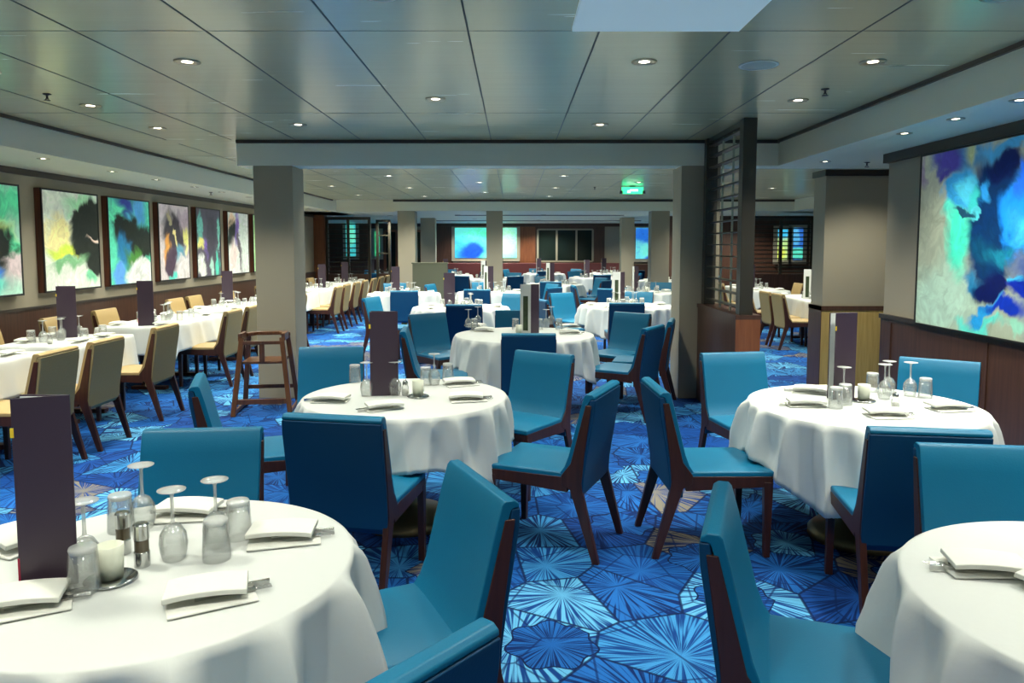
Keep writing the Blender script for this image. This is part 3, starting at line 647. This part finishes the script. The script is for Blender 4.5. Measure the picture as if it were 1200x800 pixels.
def fold_fn(r, nf, amp):
    """hanging pleats: narrow ridges that open towards the hem, flat cloth between them"""
    rid = []; u = r.uniform(0, 1 / nf)
    while u < 1:
        rid.append((u, r.uniform(.12, .30) / nf, r.uniform(.5, 1.25), r.uniform(-.25, .25) / nf)); u += r.uniform(.55, 1.4) / nf
    def at(u, t_):
        v = -.30
        for c, w_, a, sh in rid:
            d = (u - c - sh * t_ + .5) % 1 - .5
            if abs(d) < 5 * w_:
                q = abs(d) / (w_ * (.8 + .9 * t_)); v += a * 1.35 * max(0, 1 - q / 1.7) ** 1.5 - .30 * a * math.exp(-((q - 2.3) ** 2) * 1.6)
        return amp * v * min(1, t_ * 1.3) ** .55
    return at
ZT = .762
def solid(o, th=.0025):
    md = o.modifiers.new('thickness', 'SOLIDIFY'); md.thickness = th; md.offset = -1
def round_table(x, y, r, seed, phrase, rot=0, drop=.26, corner=.17, amp=.066, n=480, nf=21):
    TB_.append((x, y, r))
    t = thing('dining_table', f'brown top and brass foot of the {phrase}', 'table', (x, y, 0), rot, 'round dining tables')
    bm = BM(); lathe(bm, [(0, .725), (r - .02, .725), (r - .006, .735), (r - .006, .752), (r - .012, .756), (0, .756)], 48, cap=False); obj('tabletop', bm, 'cwood', t)
    bm = BM(); lathe(bm, [(0, 0), (.27, 0), (.27, .03), (.24, .06), (.12, .09), (.06, .14), (.05, .68), (.16, .724), (0, .724)], 32, cap=False); obj('pedestal', bm, 'gold', t, smooth=True)
    rr = random.Random(seed); f = fold_fn(rr, nf, amp); pts = []
    for i in range(n):
        a = 2 * PI * i / n
        d = drop + corner * abs(math.sin(2 * (a - PI / 4 + PI / 4))) ** 2.2
        pts.append((r * math.cos(a), r * math.sin(a), math.cos(a), math.sin(a), d + rr.uniform(-.002, .002), (lambda t_, u=i / n, k=.8 + .5 * abs(math.sin(2 * a)): f(u, t_) * k)))
    o = obj('tablecloth', cloth_from_outline(pts, ZT), 'cloth', smooth=True); solid(o)
    o.location = (x, y, 0); o.rotation_euler = (0, 0, rot)
    tag(o, f'white cloth draped over the {phrase}', 'tablecloth', 'white cloths on the round tables')
def rect_table(x0, x1, y0, y1, seed, phrase, drop=.30, corner=.14):
    cx, cy = (x0 + x1) / 2, (y0 + y1) / 2; w, d = (x1 - x0) / 2, (y1 - y0) / 2
    t = thing('dining_table', f'dark top and legs of the {phrase}', 'table', (cx, cy, 0), 0, 'rectangular dining tables')
    bm = BM(); box(bm, -w + .006, w - .006, -d + .006, d - .006, .725, .756); obj('tabletop', bm, 'cwood', t)
    for s in (-1, 1):
        bm = BM(); box(bm, -.2, .2, s * d * .55 - .04, s * d * .55 + .04, 0, .04); box(bm, -.04, .04, s * d * .55 - .03, s * d * .55 + .03, .04, .724); obj('leg', bm, 'cwood', t, bevel=.004)
    rr = random.Random(seed); f = fold_fn(rr, 18, .018); pts = []; per = 4 * (w + d); n = 140; rc = .03
    for i in range(n):
        s = per * i / n
        if s < 2 * w: x, y, nx, ny, e = -w + s, -d, 0, -1, min(s, 2 * w - s)
        elif s < 2 * w + 2 * d: q = s - 2 * w; x, y, nx, ny, e = w, -d + q, 1, 0, min(q, 2 * d - q)
        elif s < 4 * w + 2 * d: q = s - 2 * w - 2 * d; x, y, nx, ny, e = w - q, d, 0, 1, min(q, 2 * w - q)
        else: q = s - 4 * w - 2 * d; x, y, nx, ny, e = -w, d - q, -1, 0, min(q, 2 * d - q)
        if e < .09:
            k = 1 - e / .09; sx, sy = (1 if x > 0 else -1), (1 if y > 0 else -1); nx = nx * (1 - k * .5) + sx * k * .6 * (nx == 0) ; ny = ny * (1 - k * .5) + sy * k * .6 * (abs(ny) < .01)
        cfac = max(0, 1 - e / .22)
        pts.append((x, y, nx, ny, drop + corner * cfac ** 1.5, (lambda t_, u=i / n, c_=cfac: f(u, t_) * (1 - c_) + .03 * c_ * t_)))
    o = obj('tablecloth', cloth_from_outline(pts, ZT), 'cloth', smooth=False); solid(o)
    for p_ in o.data.polygons: p_.use_smooth = True
    o.location = (cx, cy, 0)
    tag(o, f'white cloth draped over the {phrase}', 'tablecloth', 'white cloths on the rectangular tables')

# ------------------------------------------------------------------ tableware prototypes
def make_wine():
    t = thing('wine_glass', None, None)
    bm = BM(); lathe(bm, [(.030, 0), (.036, .025), (.039, .05), (.036, .075), (.022, .098), (.006, .108)], 20, cap=False); lathe(bm, [(.028, 0), (.034, .025), (.037, .05), (.034, .074), (.020, .095), (0, .103)], 20, cap=False); obj('bowl', bm, 'glass', t, smooth=True)
    bm = BM(); lathe(bm, [(.006, .108), (.0048, .125), (.0048, .185), (.009, .196)], 10, cap=False); obj('stem', bm, 'glassrim', t, smooth=True)
    bm = BM(); lathe(bm, [(0, .194), (.012, .196), (.038, .201), (.039, .203), (.012, .204), (0, .204)], 24, cap=False); obj('foot', bm, 'glassrim', t, smooth=True)
    return t
def make_tumbler():
    t = thing('water_glass', None, None)
    bm = BM(); lathe(bm, [(.039, 0), (.038, .04), (.034, .112)], 24, cap=False); lathe(bm, [(.0365, 0), (.0355, .04), (.031, .100), (0, .100)], 24, cap=False); obj('wall', bm, 'glass', t, smooth=True)
    bm = BM(); lathe(bm, [(0, .103), (.031, .103), (.034, .112), (.032, .118), (0, .116)], 24, cap=False); obj('thick_base', bm, 'glassrim', t, smooth=True)
    return t
def make_napkin():
    t = thing('folded_napkin', None, None)
    def sheet(bm, w, d, z, th, lift, rot, ox=0, oy=0):
        nx, ny = 10, 6; m_ = Matrix.Translation((ox, oy, 0)) @ Matrix.Rotation(rot, 4, 'Z'); g = {}
        for k in (0, 1):
            for i in range(nx + 1):
                for j in range(ny + 1):
                    a, b_ = i / nx * 2 - 1, j / ny * 2 - 1
                    zz = z + lift * (1 - a * a * .8) * (1 - .3 * b_ * b_) + th * k
                    g[k, i, j] = bm.verts.new(m_ @ Vector((a * w, b_ * d * (1 - .03 * k), zz)))
        for i in range(nx):
            for j in range(ny):
                bm.faces.new((g[1, i, j], g[1, i + 1, j], g[1, i + 1, j + 1], g[1, i, j + 1])); bm.faces.new((g[0, i, j], g[0, i, j + 1], g[0, i + 1, j + 1], g[0, i + 1, j]))
        for i in range(nx):
            for j in (0, ny): bm.faces.new((g[0, i, j], g[0, i + 1, j], g[1, i + 1, j], g[1, i, j]))
        for j in range(ny):
            for i in (0, nx): bm.faces.new((g[0, i, j], g[0, i, j + 1], g[1, i, j + 1], g[1, i, j]))
    bm = BM(); sheet(bm, .105, .068, .0015, .005, .002, .06, 0, -.006); obj('lower_fold', bm, 'napkin', t, smooth=False, bevel=.002)
    bm = BM(); sheet(bm, .098, .060, .020, .014, .013, -.12, -.008, .010); obj('upper_fold', bm, 'napkin', t, smooth=False, bevel=.003)
    return t
def make_fork():
    bm = BM(); bar(bm, (-.09, 0, .011), (.03, 0, .011), .013, .006, .008, .004); box(bm, .03, .055, -.011, .011, .010, .0125)
    for k in range(4): box(bm, .055, .095, -.011 + k * .0063, -.0085 + k * .0063, .0105, .0125)
    return obj('table_fork', bm, 'silver', bevel=.0008)
def make_knife():
    bm = BM(); bar(bm, (-.10, 0, .011), (-.01, 0, .011), .016, .008, .011, .006); bar(bm, (-.01, 0, .011), (.10, .002, .011), .016, .002, .008, .0015)
    return obj('table_knife', bm, 'silver', bevel=.0008)
def make_candle():
    t = thing('candle_holder', None, None)
    bm = BM(); lathe(bm, [(0, .010), (.031, .010), (.033, .05), (.034, .098), (.031, .098), (.030, .06), (0, .058)], 24, cap=False); obj('cup', bm, 'candle', t, smooth=True)
    bm = BM(); lathe(bm, [(0, .0), (.062, .0), (.066, .006), (.062, .009), (0, .009)], 28, cap=False); obj('saucer', bm, 'silver', t, smooth=True)
    return t
def make_grinder():
    t = thing('pepper_grinder', None, None)
    bm = BM(); lathe(bm, [(0, 0), (.021, 0), (.021, .042), (.019, .044)], 18, cap=False); obj('base', bm, 'silver', t, bevel=.001)
    bm = BM(); lathe(bm, [(.019, .044), (.019, .078), (.0, .078)], 18, cap=False); obj('clear_body', bm, simple('dark peppercorns behind clear wall', (.10, .08, .05), .15), t)
    bm = BM(); lathe(bm, [(.0, .078), (.021, .078), (.021, .118), (.017, .123), (0, .124)], 18, cap=False); obj('cap', bm, 'silver', t)
    return t
def make_shaker():
    t = thing('salt_shaker', None, None)
    bm = BM(); lathe(bm, [(0, 0), (.020, 0), (.024, .02), (.021, .05), (.014, .066)], 18, cap=False); obj('jar', bm, 'glass', t, smooth=True)
    bm = BM(); lathe(bm, [(0, .003), (.018, .003), (.020, .02), (.018, .035), (0, .036)], 14, cap=False); obj('salt', bm, 'napkin', t, smooth=True)
    bm = BM(); lathe(bm, [(.015, .064), (.017, .070), (.014, .084), (.006, .09), (.004, .097), (0, .099)], 18, cap=False); obj('lid', bm, 'silver', t, smooth=True)
    return t
def make_menu(kind='dark'):
    """tall card standing folded; the dark one is nearly closed, its open side to -x"""
    t = thing('menu_card', None, None); h, w = .505, .165
    for s in (-1, 1):
        if kind == 'dark': m2 = Matrix.Rotation(s * .17, 4, 'Z'); x0, x1 = -w, 0; inner = s
        else: m2 = Matrix.Rotation(s * .62, 4, 'Z'); x0, x1 = (0, .12) if s > 0 else (-.12, 0); inner = 1
        bm = BM(); box(bm, x0, x1, -.003, .003, 0, h, m2); obj('cover', bm, 'menu' if (kind == 'dark' or s > 0) else 'page', t, bevel=.001)
        bm = BM(); box(bm, x0 + .004, x1 - .012, *((.0035, .007) if inner > 0 else (-.007, -.0035)), .004, h - .004, m2); obj('page', bm, 'page', t)
    if kind == 'dark':
        bm = BM(); box(bm, -w - .004, -w + .006, -.0045, -.0031, h - .10, h - .075, Matrix.Rotation(.17, 4, 'Z')); obj('tab_mark', bm, 'yellow', t)
        bm = BM(); box(bm, -w - .002, -w + .004, -.0045, -.0031, .03, .09, Matrix.Rotation(.17, 4, 'Z')); obj('emblem', bm, 'red', t)
    else:
        bm = BM(); box(bm, -.085, -.03, -.005, -.0035, .03, h - .12, Matrix.Rotation(-.62, 4, 'Z')); obj('picture', bm, 'picture', t)
    return t
wine, tumb, napk, fork, knife, cand, grin, shak, menu_d, menu_w = make_wine(), make_tumbler(), make_napkin(), make_fork(), make_knife(), make_candle(), make_grinder(), make_shaker(), make_menu(), make_menu('white')
PROTO = dict(wine=(wine, 'wine_glass', 'glass'), tumb=(tumb, 'water_glass', 'glass'), napk=(napk, 'napkin', 'napkin'), fork=(fork, 'fork', 'fork'), knife=(knife, 'knife', 'knife'),
             cand=(cand, 'candle', 'candle holder'), grin=(grin, 'grinder', 'pepper grinder'), shak=(shak, 'shaker', 'salt shaker'), menu=(menu_d, 'menu', 'menu'), menuw=(menu_w, 'menu', 'menu'))
PHR = dict(wine=('upturned stemmed wine glass', 'wine glasses'), tumb=('upturned water tumbler', 'water tumblers'), napk=('folded white napkin', 'folded napkins'),
           fork=('steel fork under a napkin', 'forks'), knife=('steel knife under a napkin', 'knives'), cand=('cream candle cup on a silver saucer', 'candle cups'),
           grin=('steel and clear pepper grinder', 'pepper grinders'), shak=('glass salt shaker with steel lid', 'salt shakers'), menu=('tall dark purple standing menu', 'dark menus'), menuw=('tall standing menu with pale pictured face', 'pale menus'))
WARE = {}
ZW = ZT + .0005
def ware(kind, x, y, rz, table):
    o = place(PROTO[kind][0], (x, y, ZW), rz, 'W', PROTO[kind][2], PHR[kind][1] + ' on the ' + table)
    WARE.setdefault((kind, table), []).append(o); return o
def setting(x, y, ang, table, cut=True):
    """napkin whose long side lies across the direction to the guest"""
    ware('napk', x, y, ang, table)
    if cut:
        c, s = math.cos(ang), math.sin(ang)
        def off(a, b_): return x + a * c - b_ * s, y + a * s + b_ * c
        q = off(.052, -.012); ware('fork', q[0], q[1], ang + .05, table); q = off(.045, .022); ware('knife', q[0], q[1], ang + PI - .04, table)
def W_(kind, px, py, table, rz=0):
    p = wp(px, py, ZT); return ware(kind, p.x, p.y, rz, table)
def Nk(px, py, ang, table, cut=True):
    p = wp(px, py, ZT); setting(p.x, p.y, math.radians(ang), table, cut)

TL, TA, TR, TB, TC_, TD, TE = ('big front left round table', 'middle left round table', 'round table by the large picture', 'bottom right corner round table', 'central round table', 'round table by the right column', 'round table behind the central one')
round_table(-1.00, 2.02, .535, 3, TL, rot=.35, drop=.30, corner=.16, amp=.072, nf=17)
round_table(-.646, 4.374, .60, 5, TA, rot=.25, drop=.27, corner=.15)
round_table(1.967, 4.128, .615, 8, TR, rot=.10, drop=.25, corner=.2)
round_table(1.60, 1.78, .57, 13, TB, rot=.6, drop=.30, corner=.15, amp=.062, nf=16)
round_table(.11, 7.5, .70, 17, TC_, rot=.5, drop=.30, corner=.17)
round_table(1.71, 11.2, .70, 19, TD, rot=.2, n=200)
round_table(-.78, 10.9, .70, 23, TE, rot=.2, n=200)
# big front left table
for px, py in ((101, 672), (168, 618), (204, 655), (254, 640)): W_('wine', px, py, TL)
for px, py in ((99, 692), (142, 622), (254, 655), (280, 630)): W_('tumb', px, py, TL)
W_('cand', 130, 680, TL); W_('grin', 167, 663, TL); W_('grin', 145, 648, TL)
W_('menu', 92, 683, TL, .20).scale = (.78, 1, 1)
Nk(247, 702, 25, TL); Nk(334, 632, 12, TL); Nk(28, 712, 25, TL); Nk(222, 604, 5, TL); Nk(12, 640, -25, TL, False)
# middle left
for px, py in ((430, 464), (463, 463), (509, 451)): W_('wine', px, py, TA)
for px, py in ((416, 448), (499, 451), (525, 446)): W_('tumb', px, py, TA)
W_('shak', 475, 463, TA); W_('cand', 490, 465, TA); W_('menu', 467, 463, TA, .0)
Nk(387, 470, 180, TA); Nk(448, 479, -150, TA); Nk(548, 469, 10, TA); Nk(540, 451, 20, TA)
# right
for px, py in ((988, 471), (1036, 467), (1041, 462), (1066, 464)): W_('wine', px, py, TR)
for px, py in ((979, 478), (1022, 459), (1084, 466), (990, 474)): W_('tumb', px, py, TR)
W_('shak', 1049, 479, TR); W_('grin', 1010, 479, TR) if False else W_('cand', 1012, 470, TR); W_('menu', 1001, 466, TR, .23)
Nk(942, 475, 180, TR); Nk(948, 460, 160, TR); Nk(1040, 488, 0, TR); Nk(1112, 480, 8, TR)
# bottom right
Nk(1150, 668, 175, TB); Nk(1250, 690, 30, TB)
# central
for px, py in ((549, 384), (560, 380), (640, 384), (646, 380)): W_('wine', px, py, TC_)
for px, py in ((604, 386), (655, 386), (632, 386), (556, 386)): W_('tumb', px, py, TC_)
W_('cand', 608, 392, TC_); W_('menuw', 622, 391, TC_, .15)
Nk(567, 388, 180, TC_); Nk(668, 391, 0, TC_); Nk(558, 383, 150, TC_); Nk(668, 384, 20, TC_)
def auto_ware(x, y, table, r, seed, mkind='menu', nw=4, nn=5, spread=.22):
    q = random.Random(seed)
    for i in range(nw):
        a = 2 * PI * i / nw + q.uniform(-.4, .4); d = q.uniform(.6, 1) * spread
        ware('wine', x + d * math.cos(a), y + d * math.sin(a), 0, table)
        a += .45; d = min(r - .1, d + .09); ware('tumb', x + d * math.cos(a), y + d * math.sin(a), 0, table)
    ware('cand', x + .07, y - .05, 0, table)
    if mkind: ware(mkind, x - .09, y + .06, q.uniform(-.5, .9), table)
    for i in range(nn):
        a = 2 * PI * i / nn + .3 + q.uniform(-.2, .2); ware('napk', x + (r - .15) * math.cos(a), y + (r - .15) * math.sin(a), a + PI / 2, table)
auto_ware(1.71, 11.2, TD, .7, 31, 'menuw', 6); auto_ware(-.78, 10.9, TE, .7, 32, 'menu', 6)
# further round tables with their ring of chairs
far = [(-.42, 14.6, 'round table left of central menu', 'menuw'), (2.55, 14.6, 'far round table by right column', 'menu'), (-2.1, 14.2, 'far round table by olive partition', 'menu'),
       (.95, 17.6, 'round table in the middle distance', 'menuw'), (-.7, 20.6, 'round table past the middle column', 'menuw'), (2.3, 21.6, 'round table before the dark windows', 'menu'),
       (-2.0, 23.6, 'round table under the turquoise picture', 'menu'), (4.0, 19.6, 'round table between far right columns', 'menuw'), (-4.2, 22.8, 'round table left of far columns', 'menu'), (1.0, 24.6, 'rearmost round table by the banquette', 'menu'), (3.2, 24.9, 'rearmost round table at the right', 'menu')]
for i, (x, y, ph, mk) in enumerate(far):
    round_table(x, y, .68, 40 + i, ph, rot=i * .37, n=150, nf=16); auto_ware(x, y, ph, .68, 60 + i, mk, 5 if y > 19 else 6, 4, .3)
def ring(x, y, r, angs, ph):
    for a in angs:
        aa = math.radians(a + rnd.uniform(-6, 6)); d = r + .68
        px_, py_ = x + d * math.cos(aa), y + d * math.sin(aa)
        if any((px_ - q[0]) ** 2 + (py_ - q[1]) ** 2 < .62 ** 2 for q in CH) or any((px_ - q[0]) ** 2 + (py_ - q[1]) ** 2 < (q[2] + .25) ** 2 for q in TB_ if (q[0], q[1]) != (x, y)) or py_ > 26.7: continue
        if any(abs(px_ - cx_) < .5 and abs(py_ - cy_) < .5 for cx_, cy_ in ((-2.6, 18.2), (-.46, 18.2), (3.54, 18.2), (-2.6, 22.6), (3.37, 22.2))): continue
        o = face((x + d * math.cos(aa), y + d * math.sin(aa)), math.degrees(aa) + 180 + rnd.uniform(-7, 7), 'RING ' + ph, 'b', 'teal chairs around the ' + ph)
ring(1.71, 11.2, .70, (75, 130, 200), TD)
ring(-.78, 10.9, .70, (60, 0, 170), TE)
for i, (x, y, ph, mk) in enumerate(far):
    ring(x, y, .68, ((-95, -35, 30, 95, 160), (-120, -60, 0, 60, 180), (-80, -20, 40, 110))[i % 3], ph)

# left wall tables
rt = [((-4.72, -4.0, 4.95, 6.28), 'nearest rectangular table at left'), ((-4.66, -3.88, 6.62, 7.52), 'second rectangular table at left'), ((-4.62, -3.84, 8.15, 9.85), 'third rectangular table at left'),
      ((-4.62, -3.84, 10.35, 12.0), 'fourth rectangular table at left'), ((-4.6, -3.86, 12.9, 14.6), 'first table past the left column'), ((-4.6, -3.86, 15.0, 17.2), 'second table past the left column'), ((-4.6, -3.86, 17.7, 19.7), 'last table past the left column'),
      ((4.85, 5.6, 11.6, 13.9), 'nearer table in the right bay'), ((4.85, 5.6, 15.0, 17.0), 'farther table in the right bay')]
for i, ((x0, x1, y0, y1), ph) in enumerate(rt):
    rect_table(x0, x1, y0, y1, 90 + i, ph)
    cx, cy = (x0 + x1) / 2, (y0 + y1) / 2; q = random.Random(200 + i)
    for k in range(4):
        yy = cy + (k - 1.5) * .16; ware('wine', cx + q.uniform(-.13, .13), yy + .04, 0, ph); ware('tumb', cx + (.2 if k % 2 else -.2), yy, 0, ph)
    for sx in (-1, 1):
        for sy in (-1, 1): ware('napk', cx + sx * .25, cy + sy * ((y1 - y0) / 2 - .25), PI / 2 + q.uniform(-.2, .2), ph)
    ware('shak', cx + .03, cy - .33, 0, ph)
MP = [(91, 395, 1), (181, 381, 2), (284, 352, 3)]
for px, py, k in MP:
    p = wp(px, py, ZT); a = rt[k][0]; ware('menu', min(max(p.x, a[0] + .15), a[1] - .15), min(p.y, a[3] - .2), .3, rt[k][1])
for x, y, k in ((-4.05, 13.6, 4), (-4.1, 16.2, 5), (-4.15, 18.6, 6)): ware('menu', x, y, .2, rt[k][1])
for x, y, k in ((5.05, 12.6, 7), (5.1, 15.9, 8)): ware('menuw', x, y, .1, rt[k][1])

# ------------------------------------------------------------------ wooden high chair
t = thing('high_chair', 'brown wooden child high chair standing before the left column', 'high chair', (-2.50, 7.42, 0), math.radians(8))
legs = {}
for sx in (-1, 1):
    for sy in (-1, 1):
        bm = BM(); bar(bm, (sx * .27, sy * .27, 0), (sx * .19, sy * .17, .76), .046, .040); obj('leg', bm, 'hwood', t, bevel=.004)
def lp(sx, sy, z): k = z / .76; return (sx * (.27 - .08 * k), sy * (.27 - .10 * k), z)
bm = BM()
for z in (.10,):
    for sx in (-1, 1): bar(bm, lp(sx, -1, .03), lp(sx, 1, .03), .022, .04)
bar(bm, lp(-1, -1, .14), lp(1, -1, .14), .05, .026); bar(bm, lp(-1, 1, .20), lp(1, 1, .20), .04, .02)
obj('stretcher', bm, 'hwood', t, bevel=.003)
bm = BM(); box(bm, -.195, .195, -.18, .18, .50, .525); obj('seat', bm, 'hwood', t, bevel=.006)
bm = BM()   # curved top rail around back and sides
pr = [(-.205, -.19), (-.205, .05), (-.13, .19), (.13, .19), (.205, .05), (.205, -.19)]
for a, b_ in zip(pr, pr[1:]): bar(bm, (a[0], a[1], .765), (b_[0], b_[1], .765), .036, .075)
obj('arm_rail', bm, 'hwood', t, bevel=.006)
bm = BM(); bar(bm, (-.205, -.185, .71), (.205, -.185, .71), .035, .022); bar(bm, (0, -.185, .52), (0, -.185, .70), .05, .02); obj('front_bar', bm, 'hwood', t, bevel=.004)

# ------------------------------------------------------------------ labels that single things out
from bpy_extras.object_utils import world_to_camera_view as w2c
bpy.context.view_layer.update()
def sx_(o): return w2c(S, cam, o.matrix_world.translation).x
def dist(o): return (o.matrix_world.translation - cam.location).length
ORD = ['leftmost', 'second', 'third', 'fourth', 'fifth', 'sixth', 'seventh', 'eighth', 'ninth', 'tenth', 'eleventh', 'twelfth']
def rank(objs, fmt_one, fmt_many, key=sx_, first='leftmost', tail='from left', last='rightmost'):
    objs = sorted(objs, key=key); n = len(objs)
    for i, o in enumerate(objs):
        if n == 1: o['label'] = fmt_one
        else:
            r = first if i == 0 else (last if i == n - 1 else f'{ORD[i] if i < 12 else str(i + 1) + "th"} {tail}')
            o['label'] = fmt_many.format(r=r)
for (kind, table), os_ in WARE.items():
    rank(os_, f'{PHR[kind][0]} on the {table}', '{r} of the ' + PHR[kind][1] + f' on the {table}')
by = {}
for o in ITEMS:
    l = o['label']
    if l.startswith('DL ') or l in ('TANROW', 'WALLROW', 'RIGHTBAY', 'SPR') or l.startswith('RING '): by.setdefault(l, []).append(o)
near = dict(key=dist, first='nearest', tail='nearest', last='farthest')
for l, os_ in by.items():
    if l.startswith('RING '): rank(os_, f'teal chair at the {l[5:]}', '{r} of the teal chairs at the ' + l[5:])
    elif l == 'TANROW': rank(os_, '', '{r} of the tan chairs past the left column, aisle side', **near)
    elif l == 'WALLROW': rank(os_, '', '{r} of the tan chairs with their backs to the left wall', **near)
    elif l == 'RIGHTBAY': rank(os_, '', '{r} of the tan chairs in the right bay past the screen', **near)
    elif l == 'SPR': rank(os_, '', '{r} of the small dark ceiling sprinklers')
    else:
        rank(os_, '', '{r} of the small round downlights in the ' + l[3:], **near)
